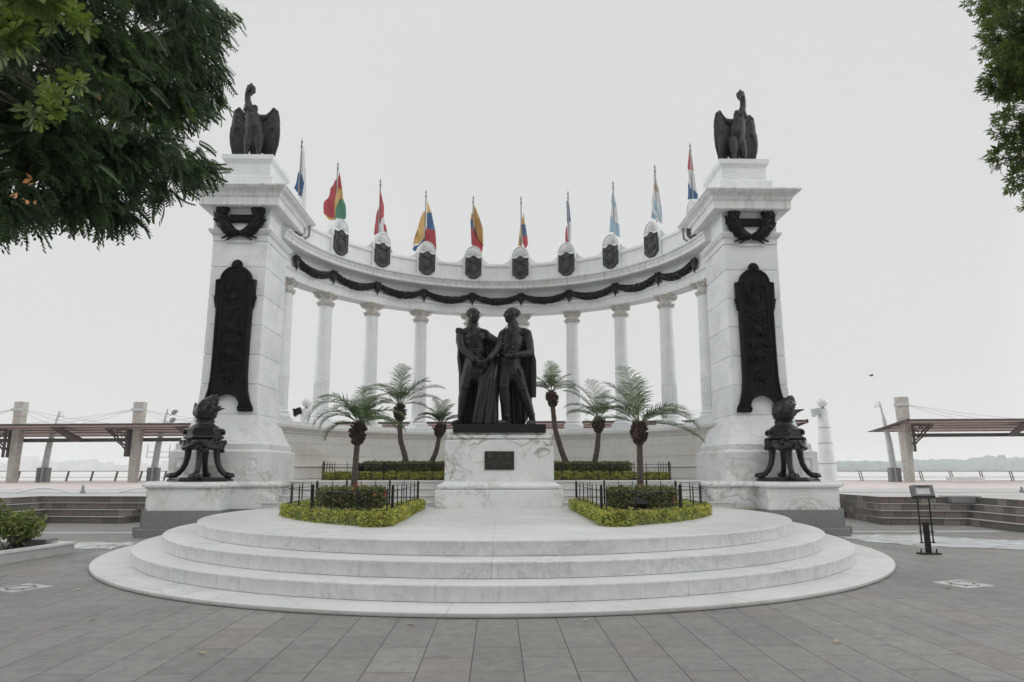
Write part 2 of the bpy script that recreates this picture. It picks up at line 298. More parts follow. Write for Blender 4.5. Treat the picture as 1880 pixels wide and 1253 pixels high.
class MB:
    def __init__(s): s.v = []; s.f = []; s.mi = []
    def add(s, vs, fs, mi=0):
        o = len(s.v); s.v += [tuple(v) for v in vs]; s.f += [tuple(i+o for i in f) for f in fs]; s.mi += [mi]*len(fs); return s
    def box(s, x0, x1, y0, y1, z0, z1, mi=0, b=0):
        if b: return s.prof(((x0+x1)/2, (y0+y1)/2), (x1-x0)/2, (y1-y0)/2, [(-b, z0), (0, z0+b), (0, z1-b), (-b, z1)], mi)
        v = [(x, y, z) for z in (z0, z1) for x, y in ((x0, y0), (x1, y0), (x1, y1), (x0, y1))]
        return s.add(v, [(3, 2, 1, 0), (4, 5, 6, 7), (0, 1, 5, 4), (1, 2, 6, 5), (2, 3, 7, 6), (3, 0, 4, 7)], mi)
    def obox(s, c, ax, ay, az, mi=0):      # oriented box, half axes as vectors
        c, ax, ay, az = map(Vector, (c, ax, ay, az))
        v = [c+ax*i+ay*j+az*k for k in (-1, 1) for i, j in ((-1, -1), (1, -1), (1, 1), (-1, 1))]
        return s.add(v, [(3, 2, 1, 0), (4, 5, 6, 7), (0, 1, 5, 4), (1, 2, 6, 5), (2, 3, 7, 6), (3, 0, 4, 7)], mi)
    def loops(s, loops, mi=0, cap=True):
        n = len(loops[0]); v = [p for l in loops for p in l]; f = []
        for i in range(len(loops)-1):
            for j in range(n):
                k = (j+1) % n; f.append((i*n+j, i*n+k, (i+1)*n+k, (i+1)*n+j))
        if cap: f.append(tuple(range(n-1, -1, -1))); f.append(tuple((len(loops)-1)*n+j for j in range(n)))
        return s.add(v, f, mi)
    def prof(s, c, hx, hy, pr, mi=0):      # rectangular body with moulded profile: [(offset, z)]
        L = [[(c[0]-hx-o, c[1]-hy-o, z), (c[0]+hx+o, c[1]-hy-o, z), (c[0]+hx+o, c[1]+hy+o, z), (c[0]-hx-o, c[1]+hy+o, z)] for o, z in pr]
        return s.loops(L, mi)
    def lathe(s, c, pr, n=24, mi=0, ph=0, flute=None):
        L = []
        for r, z in pr:
            l = []
            for j in range(n):
                a = 2*math.pi*j/n+ph; rr = r
                if flute and flute[0] < z-c[2] < flute[1]: rr = r-flute[3]*abs(math.sin(a*flute[2]/2))**.7
                l.append((c[0]+rr*math.cos(a), c[1]+rr*math.sin(a), z))
            L.append(l)
        return s.loops(L, mi)
    def tube(s, pts, rad, n=8, mi=0, cap=True, sq=1.0, up=(0, 0, 1)):
        pts = [Vector(p) for p in pts]
        if isinstance(rad, (int, float)): rad = [rad]*len(pts)
        L = []; side = None
        for i, p in enumerate(pts):
            d = (pts[min(i+1, len(pts)-1)]-pts[max(i-1, 0)])
            d = d.normalized() if d.length > 1e-9 else Vector((0, 0, 1))
            if side is None:
                u = Vector(up)
                if abs(d.dot(u)) > .95: u = Vector((0, 1, 0)) if abs(d.y) < .9 else Vector((1, 0, 0))
                side = d.cross(u).normalized()
            else:
                side = (side-d*side.dot(d))
                side = side.normalized() if side.length > 1e-6 else d.orthogonal().normalized()
            q = d.cross(side)
            L.append([p+side*(rad[i]*math.cos(2*math.pi*j/n))+q*(rad[i]*sq*math.sin(2*math.pi*j/n)) for j in range(n)])
        return s.loops(L, mi, cap)
    def ell(s, c, r, nu=12, nv=8, mi=0, rot=None):
        if isinstance(r, (int, float)): r = (r, r, r)
        c = Vector(c); v = []; f = []
        for i in range(nv+1):
            th = math.pi*i/nv
            for j in range(nu):
                a = 2*math.pi*j/nu
                p = Vector((r[0]*math.sin(th)*math.cos(a), r[1]*math.sin(th)*math.sin(a), r[2]*math.cos(th)))
                if i in (0, nv) and j: continue
                if rot: p = rot @ p
                v.append(c+p)
        def id_(i, j): return 0 if i == 0 else (1+(nv-1)*nu if i == nv else 1+(i-1)*nu+j % nu)
        for i in range(nv):
            for j in range(nu):
                a, b_, c_, d = id_(i, j), id_(i+1, j), id_(i+1, j+1), id_(i, j+1)
                q = [a, b_, c_, d]; q = [x for k, x in enumerate(q) if x not in q[:k]]
                f.append(tuple(q))
        return s.add(v, f, mi)
    def chain(s, pts, sq=1.0, n=12):       # body parts: [(x,y,z,r)], tapered and rounded
        s.tube([p[:3] for p in pts], [p[3] for p in pts], n, sq=sq)
        for p in pts: s.ell(p[:3], p[3]*(1 if sq == 1 else .96*min(sq, 1)), 12, 8)
        return s
    def prism(s, poly, fr, th, mi=0):      # 2-D outline in a frame (origin, u, v, n) extruded by th along n
        o, u, v, n = map(Vector, fr)
        a = [o+u*p[0]+v*p[1] for p in poly]; b_ = [p+n*th for p in a]; k = len(poly)
        return s.add(a+b_, [tuple(range(k-1, -1, -1)), tuple(range(k, 2*k))]+[(i, (i+1) % k, k+(i+1) % k, k+i) for i in range(k)], mi)
    def poly(s, pts, z0, z1, mi=0):
        a = [(x, y, z0) for x, y in pts]; b_ = [(x, y, z1) for x, y in pts]; k = len(pts)
        return s.add(a+b_, [tuple(range(k-1, -1, -1)), tuple(range(k, 2*k))]+[(i, (i+1) % k, k+(i+1) % k, k+i) for i in range(k)], mi)
    def ring(s, c, pr, a0, a1, n, mi=0):   # closed profile [(r,z)] swept about a vertical axis; angle from +Y
        L = []
        for i in range(n+1):
            a = R(a0+(a1-a0)*i/n)
            L.append([(c[0]+r*math.sin(a), c[1]+r*math.cos(a), z) for r, z in pr])
        return s.loops(L, mi)
    def mesh(s, name, mats, o=Vector((0, 0, 0)), smooth=None):
        me = bpy.data.meshes.new(name)
        me.from_pydata([(v[0]-o.x, v[1]-o.y, v[2]-o.z) for v in s.v], [], s.f)
        for m in (mats if isinstance(mats, list) else [mats]): me.materials.append(m)
        me.polygons.foreach_set('material_index', s.mi)
        bm = bmesh.new(); bm.from_mesh(me); bmesh.ops.recalc_face_normals(bm, faces=bm.faces); bm.to_mesh(me); bm.free()
        if smooth is not None:
            me.polygons.foreach_set('use_smooth', [True]*len(me.polygons))
            try: me.set_sharp_from_angle(angle=R(smooth))
            except Exception: pass
        me.update(); return me
    def build(s, name, mats, parent=None, smooth=None, origin=None):
        if parent: o = org(parent)
        elif origin is not None: o = Vector(origin)
        else:
            xs = [v[0] for v in s.v]; ys = [v[1] for v in s.v]; zs = [v[2] for v in s.v]
            o = Vector(((min(xs)+max(xs))/2, (min(ys)+max(ys))/2, min(zs)))
        ob = bpy.data.objects.new(name, s.mesh(name, mats, o, smooth)); C.objects.link(ob)
        if parent: ob.parent = parent; ORG[ob.name] = tuple(o)
        else: ob.location = o; ORG[ob.name] = tuple(o)
        return ob

def vox(ob, size, smooth=2, disp=None):
    md = ob.modifiers.new('r', 'REMESH'); md.mode = 'VOXEL'; md.voxel_size = size; md.use_smooth_shade = True
    if smooth:
        sm = ob.modifiers.new('s', 'SMOOTH'); sm.factor = .5; sm.iterations = smooth
    if disp:
        tx = bpy.data.textures.new(ob.name+'_tex', 'CLOUDS'); tx.noise_scale = disp[1]; tx.noise_depth = 2
        d = ob.modifiers.new('d', 'DISPLACE'); d.texture = tx; d.strength = disp[0]; d.mid_level = .5
    dg = bpy.context.evaluated_depsgraph_get(); dg.update()
    me = bpy.data.meshes.new_from_object(ob.evaluated_get(dg)); me.name = ob.name
    mats = [m for m in ob.data.materials]
    ob.modifiers.clear(); old = ob.data; ob.data = me
    me.materials.clear()
    for m in mats: me.materials.append(m)
    me.polygons.foreach_set('use_smooth', [True]*len(me.polygons)); bpy.data.meshes.remove(old); return ob

def mirror(o_list, cx_from, cx_to, yrot=0): pass
def copy_tree(o, parent=None, loc=None, label=None):
    c = o.copy(); C.objects.link(c)
    if parent: c.parent = parent
    if loc: c.location = loc
    if label: c['label'] = label
    for ch in [x for x in bpy.data.objects if x.parent == o]: copy_tree(ch, c)
    return c

def np_faces(name, V, k, mats, parent=None, origin=(0, 0, 0), mi=None):   # V: (n,k,3) separate k-gons
    n = len(V); V = V.reshape(-1, 3)-np.array(org(parent) if parent else origin)
    me = bpy.data.meshes.new(name); me.vertices.add(n*k); me.vertices.foreach_set('co', V.ravel().astype(np.float32))
    me.loops.add(n*k); me.loops.foreach_set('vertex_index', np.arange(n*k, dtype=np.int32))
    me.polygons.add(n); me.polygons.foreach_set('loop_start', np.arange(0, n*k, k, dtype=np.int32))
    try: me.polygons.foreach_set('loop_total', np.full(n, k, dtype=np.int32))
    except Exception: pass
    for m in (mats if isinstance(mats, list) else [mats]): me.materials.append(m)
    if mi is not None: me.polygons.foreach_set('material_index', np.asarray(mi, dtype=np.int32))
    me.update(calc_edges=True); me.validate()
    ob = bpy.data.objects.new(name, me); C.objects.link(ob)
    if parent: ob.parent = parent
    else: ob.location = origin
    ORG[ob.name] = tuple(org(parent) if parent else origin)
    return ob
def rand_rot(rng, n, upbias=0.0):
    q = rng.normal(size=(n, 4)); q /= np.linalg.norm(q, axis=1)[:, None]; w_, x, y, z = q.T
    return np.stack([1-2*(y*y+z*z), 2*(x*y-z*w_), 2*(x*z+y*w_), 2*(x*y+z*w_), 1-2*(x*x+z*z), 2*(y*z-x*w_), 2*(x*z-y*w_), 2*(y*z+x*w_), 1-2*(x*x+y*y)], 1).reshape(n, 3, 3)
def leaves(rng, P_, size, asp=.55):       # random rhombic leaves at points
    n = len(P_); Rm = rand_rot(rng, n); s_ = size*(.7+.6*rng.random(n))[:, None, None]
    T = np.array([[0, 0, 0], [.5, asp/2, .06], [1, 0, 0], [.5, -asp/2, .06]])*1.0
    return P_[:, None, :]+np.einsum('nij,kj->nki', Rm, T)*s_

# ================================================================ SETTING
def struct(mb, name, mat, smooth=None): return tag(mb.build(name, mat, smooth=smooth), kind='structure')
mb = MB(); mb.add([(-120, -60, 0), (120, -60, 0), (120, 53, 0), (-120, 53, 0), (-120, -60, -.6), (120, -60, -.6), (120, 53, -3.6), (-120, 53, -3.6)],
                  [(0, 1, 2, 3), (3, 2, 6, 7), (0, 4, 5, 1), (1, 5, 6, 2), (0, 3, 7, 4)]); struct(mb, 'plaza', M['plaza'])
mb = MB(); mb.add([(-6200, 53.02, -2.6), (6200, 53.02, -2.6), (6200, 6200, -2.6), (-6200, 6200, -2.6)], [(0, 1, 2, 3)]); struct(mb, 'river', M['water'])
# raised promenade with stepped edge
Lp = [(-7.5, 23.7), (-11.15, 23.4), (-11.36, 21.65), (-13.75, 21.95), (-14.1, 17.2), (-14.2, 11.0)]
Rp = [(7.5, 24.4), (12.0, 24.1), (11.42, 20.75), (13.76, 20.45), (13.7, 18.2), (13.55, 11.0)]
def tier(pts, k, s):
    d = .31*k; o = []
    for i, (x, y) in enumerate(pts):
        if i == 0: o.append((x, y+d))
        elif i == 1: o.append((x+(-s)*d*-1*(1 if 0 else 1), y+d) if 0 else (x+s*(-1 if s < 0 else 1)*0+ (d if s > 0 else -d)*(-1 if 0 else 1)*0 , y+d))
        elif i == 2: o.append((x+s*d*(.55 if s > 0 else -.55), y+d))
        elif i == 3: o.append((x+s*d, y+d))
        else: o.append((x+s*d, y))
    return o
def tier_poly(k):
    l = tier(Lp, k, -1); r = tier(Rp, k, 1)
    return [(-110, 11.0+.31*k)]+[(l[-1][0], 11.0+.31*k)]+l[::-1][1:]+r[:-1]+[(r[-1][0], 11.0+.31*k), (110, 11.0+.31*k)]
for k in range(4):
    pts = tier_poly(k); pts += [(110, 25.7), (-110, 25.7)]
    z0, z1 = (-.02 if k == 0 else .1925*k-.02), .1925*(k+1)
    mb = MB(); mb.poly(pts, z0, z1-.03)
    ins = [(x, y) for x, y in pts]
    mb2 = tier_poly(k-.06); mb2 += [(110, 25.7), (-110, 25.7)]
    mb.poly(mb2, z1-.029, z1)
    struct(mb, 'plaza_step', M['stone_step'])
mb = MB(); mb.poly([(x, y) for x, y in tier_poly(3.15)]+[(110, 25.69), (-110, 25.69)], .7702, .774); struct(mb, 'promenade_edge', M['prom_grey'])
mb = MB(); mb.box(-110, 110, 25.6, 26.5, .3, .52); struct(mb, 'channel_bed', M['granite_dark'])
mb = MB(); mb.box(-110, 110, 26.45, 31, .05, .768); struct(mb, 'promenade_kerb', M['prom_grey'])
mb = MB(); mb.box(-110, 110, 31, 53.1, -.2, .772); struct(mb, 'promenade', M['prom'])

# sheets lying on the plaza
def sheet(name, pts, mat, z=.004, jag=0, seed=0):
    rng = random.Random(seed); q = []
    for i, p in enumerate(pts):
        b = pts[(i+1) % len(pts)]; n = 14 if jag else 1
        for j in range(n):
            t = j/n; q.append((p[0]+(b[0]-p[0])*t+rng.uniform(-jag, jag), p[1]+(b[1]-p[1])*t+rng.uniform(-jag, jag)))
    mb = MB(); mb.add([(x, y, z) for x, y in q], [tuple(range(len(q)))]); return struct(mb, name, mat)
sheet('stone_strip', [(-16, 18.4), (-8.7, 18.4), (-8.7, 18.75), (-16, 18.75)], M['white_line'])
sheet('stone_strip', [(8.9, 18.3), (13.3, 18.3), (13.3, 18.65), (8.9, 18.65)], M['white_line'])
sheet('worn_paving', [(8.3, 17.7), (10.4, 17.5), (11.2, 16.4), (13.6, 15.6), (15.0, 14.8), (14.4, 13.6), (11.4, 13.9), (9.6, 14.7), (8.3, 15.8)], M['worn'], .008, .12, 3)
sheet('worn_paving', [(-10.6, 16.2), (-8.0, 16.1), (-7.9, 14.8), (-9.2, 14.7), (-10.3, 15.4)], M['worn'], .008, .12, 5)

# far bank: each side a wooded shore, one massed sheet of crowns with real depth
def shore(name, x0, x1, y0, n, hfun, seed, mat, label, smin=9, smax=17, depth=60):
    rng = random.Random(seed); mb = MB()
    mb.poly([(x0, y0-4), (x1, y0-4), (x1, y0+depth+30), (x0, y0+depth+30)], -2.7, -1.6)
    for i in range(n):
        x = rng.uniform(x0, x1); d = rng.uniform(0, depth); h = hfun(x)*rng.uniform(.72, 1.05)*(1+.25*d/depth); r = rng.uniform(smin, smax)*.55
        v0 = len(mb.v); mb.ell((x, y0+d, h*.5-2), (r, r, h*.5+.8), 9, 7)
        for q in range(v0, len(mb.v)):
            v = mb.v[q]; nz = mnoise.noise(Vector(v)*.22)+.6*mnoise.noise(Vector(v)*.6)
            k_ = smin/9; nz = mnoise.noise(Vector(v)*.22/k_)+.6*mnoise.noise(Vector(v)*.6/k_); mb.v[q] = (v[0]+nz*2.2*k_, v[1]+nz*2*k_, v[2]+nz*1.6*k_)
    o = mb.build(name, mat); tag(o, label, 'woods', kind='stuff'); return o
def hr(x):
    return 9.5+3.6*math.exp(-((x-398)/34)**2)+1.6*math.sin(x*.045)+6.2*math.exp(-((x-456)/13)**2)+(-2.0 if x < 330 else 0)+1.2*math.exp(-((x-310)/14)**2)
SC = 2.9
shore('far_shore_trees', 200*SC, 620*SC, 600*SC, 700, lambda x: hr(x/SC)*.74*SC, 4, M['far_green'], 'hazy blue green wooded bank across the river on the right', 8*SC, 15*SC, 150)
shore('far_shore_trees', -3000, 150, 3400, 620, lambda x: 30+11*math.sin(x*.008)+7*math.sin(x*.021+1), 6, M['far_green'], 'very faint low shoreline across the river on the left', 50, 100, 200)
rng = random.Random(9); mb = MB()
for i in range(90):
    x = rng.uniform(-2900, -700); h = rng.uniform(18, 46)+(26 if abs(x+2200) < 60 else 0); ww = rng.uniform(14, 44); y = 3320+rng.uniform(0, 50)
    mb.box(x, x+ww, y, y+25, -2.6, h-2)
tag(mb.build('distant_town', M['far_wall']), 'faint pale town on the far left shore, lost in haze', 'town', kind='stuff')

# ================================================================ ROUND MARBLE STEPS
steps = thing('marble_steps', (0, 12, 0), 'broad flight of four round pale marble steps before the monument', 'steps')
RAD = [7.64, 7.06, 6.585, 6.03]; ZT = [.058, .256, .464, .668]; ZB = [-.02, .03, .24, .45]
for k in range(4):
    r = RAD[k]; ycut = 17.9; a1 = math.degrees(math.acos(max(-1, -(ycut-CY0)/r))) if r > 0 else 180
    n = 96; arc = [R(-a1+2*a1*i/n) for i in range(n+1)]
    def lp(off, z, r=r, arc=arc): return [(CX0+(r+off)*math.sin(a), CY0-(r+off)*math.cos(a), z) for a in arc]+[(CX0+(r+off)*math.sin(arc[-1]), ycut+.02*k, z), (CX0-(r+off)*math.sin(arc[-1]), ycut+.02*k, z)]
    if k == 0: pr = [(-.03, -.02), (-.03, .006), (-.004, .010), (0, .02), (-.001, .044), (-.006, .053), (-.02, .058)]
    else: pr = [(-.045, ZB[k]), (-.045, ZT[k-1]+.004), (-.010, ZT[k-1]+.0045), (-.006, ZT[k-1]+.009), (-.006, ZT[k]-.032), (-.002, ZT[k]-.026), (0, ZT[k]-.016), (-.004, ZT[k]-.006), (-.014, ZT[k])]
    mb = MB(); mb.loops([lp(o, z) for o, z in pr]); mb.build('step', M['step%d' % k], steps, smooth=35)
for k, z in enumerate((.79, .955, 1.13, 1.305)):
    mb = MB(); y = 17.90+.31*k; xe = (5.93, 5.80, 5.72, 5.66)[k]
    mb.box(-xe, xe, y+.03, y+1.2, .5 if k == 0 else z-.3, z-.035); mb.box(-xe-.02, xe+.02, y, y+1.2, z-.034, z, b=.006)
    if k == 0: terr = thing('terrace_steps', (0, 18, .66), 'four straight marble steps rising behind the statue plinth between the pylons', 'steps')
    mb.build('step', M['treads'], terr)
mb = MB(); pts = [(-6.2, 18.95), (6.2, 18.95)]+[(-.05+7.0*math.sin(R(a)), 19.39+7.0*math.cos(R(a))) for a in range(75, -76, -5)]
mb.poly(pts, .4, 1.309); tag(mb.build('terrace_floor', M['treads']), kind='structure')

# ================================================================ PYLONS
def relief_outline():
    half = [(0, 7.30)]
    for i in range(1, 13): a = R(90-90*i/12); half.append((.43*math.cos(a), 6.90+.38*math.sin(a)))
    half += [(.555, 6.88), (.545, 6.42), (.50, 6.38), (.49, 6.0), (.485, 4.7), (.495, 4.1), (.53, 3.75), (.60, 3.48), (.665, 3.33), (.70, 3.28), (.705, 3.19), (.34, 3.17), (.33, 3.23), (.37, 3.30), (.355, 3.42), (.28, 3.55), (.15, 3.63), (0, 3.655)]
    return half
def bough(mb, a, b, rng, sz, n):
    a, b = Vector(a), Vector(b)
    for i in range(n):
        t = i/(n-1); p = a.lerp(b, t); d = (b-a).normalized()
        for s in (-1, 1):
            e = p+(d*.8+Vector((d.z, 0, -d.x))*s*rng.uniform(.5, .9)).normalized()*sz*rng.uniform(.8, 1.2)+Vector((0, -rng.uniform(.01, .04), 0))
            mb.tube([p, p.lerp(e, .5)+Vector((0, -.012, 0)), e], [.006, sz*.2, .004], 6)
def pylon(cx, s, label):
    t = thing('marble_pylon', (cx, 19.88, 0), label, 'pylon', 'pylons flanking the colonnade')
    cy = 19.88
    # lower base: grey granite, marble dado, torus moulding; front projection carries the urn
    def base(x0, x1, y0, y1, dz, nm):
        c = ((x0+x1)/2, (y0+y1)/2); hx, hy = (x1-x0)/2, (y1-y0)/2
        mb = MB(); mb.prof(c, hx, hy, [(.17, -.1), (.17, .19+dz), (.16, .2+dz), (.06, .205+dz), (.06, .625+dz), (.05, .63+dz)]); mb.build(nm+'_footing', M['granite_grey'], t)
        mb = MB(); mb.prof(c, hx, hy, [(0, .631+dz), (0, 1.13+dz), (-.015, 1.15+dz), (.0, 1.16+dz), (.05, 1.165+dz), (.085, 1.19+dz), (.095, 1.225+dz), (.085, 1.26+dz), (.05, 1.285+dz), (.02, 1.29+dz), (.015, 1.312+dz)]); mb.build(nm, M['veined'], t, smooth=30)
    if s < 0: base(-8.88, -5.62, 17.97, 21.6, 0, 'base'); base(-8.5, -6.76, 17.3, 18.9, -.004, 'urn_pedestal')
    else: base(5.57, 8.83, 17.97, 21.6, 0, 'base'); base(6.71, 8.45, 17.3, 18.9, -.004, 'urn_pedestal')
    mb = MB(); mb.prof((cx, cy), 0, .13, [(1.245, 1.30), (1.25, 1.33), (1.25, 2.075), (1.235, 2.09), (1.20, 2.10), (1.15, 2.135), (1.15, 2.28), (1.14, 2.29)]); mb.build('plinth_block', M['veined'], t)
    if s: # shallow carved panels on the block
        for sx in (-1, 1):
            mb = MB(); x = cx+sx*.93
            for (a, b_, c_, d) in ((x-.17, x+.17, 1.9, 1.93), (x-.17, x+.17, 1.47, 1.5), (x-.17, x-.14, 1.5, 1.9), (x+.14, x+.17, 1.5, 1.9)): mb.box(a, b_, 18.485, 18.51, c_, d, b=.006)
            mb.ell((x, 18.5, 1.7), (.09, .02, .13)); mb.tube([(x-.1+.02*i, 18.485, 1.62+.06*math.sin(i*.9)) for i in range(11)], .012, 6)
            mb.build('carved_panel', M['veined'], t, smooth=40)
    fl = [(1.13, 2.291), (1.095, 2.34), (1.03, 2.46), (.965, 2.62), (.91, 2.80), (.87, 2.96), (.85, 3.065)]
    mb = MB(); mb.prof((cx, cy), 0, .13, fl+[(.83, 3.07), (.82, 3.075)]); mb.build('flared_foot', M['marble'], t)
    zs = [3.085, 3.92, 4.75, 5.59, 6.43, 7.27, 8.06]
    def wz(z): return .775+.062*math.exp(-(z-3.08)/.42)
    mb = MB(); pr = []
    for i in range(6):
        a, b_ = zs[i], zs[i+1]; g = .022
        pr += [(wz(a)-g, a-.012), (wz(a)-g, a+.012), (wz(a+.03), a+.026)]
        for q in (.15, .3, .5, .75): pr.append((wz(a+(b_-a)*q), a+(b_-a)*q))
        pr.append((wz(b_-.03), b_-.026))
    pr += [(.755, 8.05), (.755, 8.062)]
    mb.prof((cx, cy), 0, .13, pr); mb.build('shaft', M['marble'], t, smooth=20)
    mb = MB(); mb.prof((cx, cy), 0, .13, [(.79, 8.055), (.79, 8.20), (.80, 8.205), (.80, 8.235), (.83, 8.24), (.865, 8.28), (.89, 8.335), (.90, 8.34), (.90, 8.385), (.86, 8.40), (.795, 8.41)])
    mb.box(cx-.38, cx+.40, 18.92, 19.02, 7.99, 8.06); mb.build('neck_moulding', M['marble'], t)
    mb = MB(); mb.prof((cx, cy), 0, .13, [(.79, 8.40), (.79, 8.90), (.82, 8.93), (.85, 8.99), (.85, 9.02)])
    for sx in (-1, 1):
        for q in (.62, .67, .72): mb.box(cx+sx*q-.013, cx+sx*q+.013, 18.935, 18.97, 8.5, 8.88)
    mb.build('frieze_block', M['marble'], t)
    mb = MB(); mb.prof((cx, cy+.16), 0, .29, [(.8, 8.985), (1.06, 8.99), (1.07, 9.0), (1.09, 9.0), (1.10, 9.015), (1.125, 9.02), (1.125, 9.25), (1.145, 9.26), (1.145, 9.285), (1.165, 9.29), (1.17, 9.33), (1.185, 9.37), (1.22, 9.41), (1.265, 9.44), (1.315, 9.465), (1.34, 9.50), (1.345, 9.515), (1.37, 9.52), (1.37, 9.565), (1.30, 9.60), (.7, 9.64)])
    mb.build('cornice', M['cornice'], t, smooth=30)
    mb = MB(); mb.prof((cx, cy), 0, .12, [(.785, 9.60), (.785, 10.03), (.77, 10.06), (.69, 10.075), (.66, 10.10), (.66, 10.48), (.675, 10.50), (.675, 10.52), (.70, 10.54), (.73, 10.59), (.745, 10.60), (.745, 10.74)]); mb.build('attic_block', M['marble'], t)
    # bronze relief panel
    yf = 18.975; half = relief_outline(); out_ = half+[(-x, z) for x, z in half[-2:0:-1]]
    mb = MB(); mb.prism([(p[0], p[1]) for p in out_], ((cx, yf+.02, 0), (1, 0, 0), (0, 0, 1), (0, -1, 0)), .13)
    pan = mb.build('bronze_relief', M['bronze_relief'], t)
    mb = MB(); yq = yf-.125
    rim = [(cx+x*.955, yq, (z-5.2)*.985+5.2) for x, z in out_]; mb.tube(rim+[rim[0]], .035, 8)
    inner = [(cx+x*.70, yq, z) for x, z in ((-.45, 4.2), (-.45, 6.7), (-.42, 6.9), (-.3, 7.05), (0, 7.14), (.3, 7.05), (.42, 6.9), (.45, 6.7), (.45, 4.2))]; mb.tube(inner, .014, 6)
    for i in range(9):                                    # crowning palmette
        a = R(-80+20*i); mb.tube([(cx, yq+.03, 7.25), (cx+.13*math.sin(a), yq, 7.27+.15*math.cos(a)), (cx+.17*math.sin(a), yq+.02, 7.27+.19*math.cos(a))], [.02, .035, .02], 6)
    mb.ell((cx, yq, 7.3), (.07, .05, .08))
    for sx in (-1, 1):                                    # side scrolls and feet
        for i in range(4): mb.ell((cx+sx*(.55-.012*i), yq+.05, 6.36-.085*i), (.055-.006*i, .06, .055))
        mb.box(cx+sx*.52-.19, cx+sx*.52+.19, yq-.03, yq+.08, 3.165, 3.235, b=.015)
    arc_ = [(cx+.37*math.cos(R(a)), yq-.01, 3.30+.36*math.sin(R(a))) for a in range(0, 181, 12)]; mb.tube(arc_, .035, 8)
    rngp = random.Random(11)
    mb.build('rim', M['bronze_relief'], pan, smooth=50)
    mb = MB()
    def bundle(z0, h, wdt, n):                            # trophies of arms, leaves and ribbons
        for i in range(n):
            x = cx+rngp.uniform(-wdt, wdt); z = z0+rngp.uniform(0, h); a = rngp.gauss(0, .7); l = rngp.uniform(.08, .22); r = rngp.uniform(.012, .03)
            p = Vector((x, yq-.005, z)); d = Vector((math.sin(a), -.1, math.cos(a)))*l
            mb.tube([p-d*.5, p+Vector((0, -.02, 0)), p+d*.5], [r*.4, r, r*.3], 6)
    for z0 in (6.25, 5.3, 4.55, 4.0): bundle(z0, .6 if z0 > 4.2 else .35, .26 if z0 > 4.2 else .16, 46)
    mb.tube([(cx+.02*math.sin(z*5), yq-.01, 3.85+z*.1) for z in range(0, 32)], .02, 6)
    for z0 in (6.05, 5.15, 4.45): mb.obox((cx+.02, yq-.01, z0), (.24, 0, .05), (0, .02, 0), (-.014, 0, .05)); mb.ell((cx, yq-.01, z0+.35), (.12, .04, .12))
    bough(mb, (cx, yq, 3.85), (cx+.1, yq, 4.3), rngp, .07, 6)
    mb.build('trophy', M['bronze_relief'], pan, smooth=50)
    # laurel wreath with tablet and ribbon on the frieze
    mb = MB(); rw = random.Random(5)
    for sx in (-1, 1):
        pts = [Vector((cx+sx*x, 18.86, z)) for x, z in ((.03, 8.24), (.2, 8.27), (.36, 8.38), (.48, 8.56), (.53, 8.76), (.50, 8.93))]
        rad = [.09, .15, .18, .185, .165, .10]
        mb.tube(pts, [r*1.0 for r in rad], 9)
        for i in range(len(pts)-1):
            for j in range(24):
                t_ = rw.random(); p = pts[i].lerp(pts[i+1], t_); d = (pts[i+1]-pts[i]).normalized(); r = rad[i]
                a = rw.uniform(0, 6.28); q = p+Vector((math.cos(a)*r*.8, -abs(math.sin(a))*r*.8, math.sin(a)*.3*r)); e = q+(d+Vector((math.cos(a), -.3, 0))*.55)*.13
                mb.tube([q, q.lerp(e, .5)+Vector((0, -.01, 0)), e], [.012, .036, .008], 5)
        for (x0, z0, x1, z1) in ((.05, 8.22, .5, 8.1), (.05, 8.2, .36, 8.05)):
            mb.tube([(cx+sx*x0, 18.87, z0), (cx+sx*(x0+x1)/2, 18.83, (z0+z1)/2+.02), (cx+sx*x1, 18.87, z1)], [.035, .04, .025], 6)
    mb.ell((cx, 18.84, 8.23), (.07, .06, .06))
    wr = mb.build('bronze_wreath', M['bronze_relief'], t, smooth=50)
    mb = MB(); mb.box(cx-.33, cx+.33, 18.88, 18.97, 8.58, 8.82, b=.012); mb.box(cx-.29, cx+.29, 18.865, 18.88, 8.62, 8.78, b=.008); mb.build('tablet', M['bronze_relief'], wr)
    return t
pylon(-7.39, -1, 'left marble pylon with bronze panel and wreath, nearest the overhanging tree')
pylon(7.34, 1, 'right marble pylon with bronze panel and wreath, nearest the tapered white lamp post')

# ================================================================ COLONNADE
CC = (-.05, 19.39); ANG = [8.1, 24.2, 40.3, 56.5, 72.3]; ALL = [-a for a in ANG[::-1]]+ANG
col_t = thing('colonnade', (CC[0], CC[1]+7, 1.3), 'curved white marble colonnade with ten columns, bronze shields and garland', 'colonnade')
E1 = 84
mb = MB(); mb.ring(CC, [(6.70, .2), (6.70, 1.32), (6.42, 1.325), (6.42, 1.66), (6.44, 1.68), (6.38, 1.69), (6.37, 1.72), (6.39, 1.75), (6.68, 1.76), (6.70, 1.80), (6.70, 2.05), (6.69, 2.055), (6.69, 2.062), (6.70, 2.067), (6.70, 2.44), (6.69, 2.445), (6.69, 2.452), (6.70, 2.457), (6.70, 2.70), (6.685, 2.72), (6.66, 2.73), (6.66, 2.76), (6.63, 2.80), (6.575, 2.85), (6.55, 2.88), (6.55, 2.95), (6.56, 2.97), (7.78, 2.975), (7.78, 2.7), (7.68, 2.65), (7.68, .2)], -E1, E1, 72)
mb.build('curved_wall', M['wall'], col_t, smooth=28)
mb = MB(); mb.ring(CC, [(6.64, 2.9), (6.64, 3.09), (7.6, 3.09), (7.6, 2.9)], -E1, E1, 72); mb.build('stylobate', M['marble'], col_t, smooth=28)
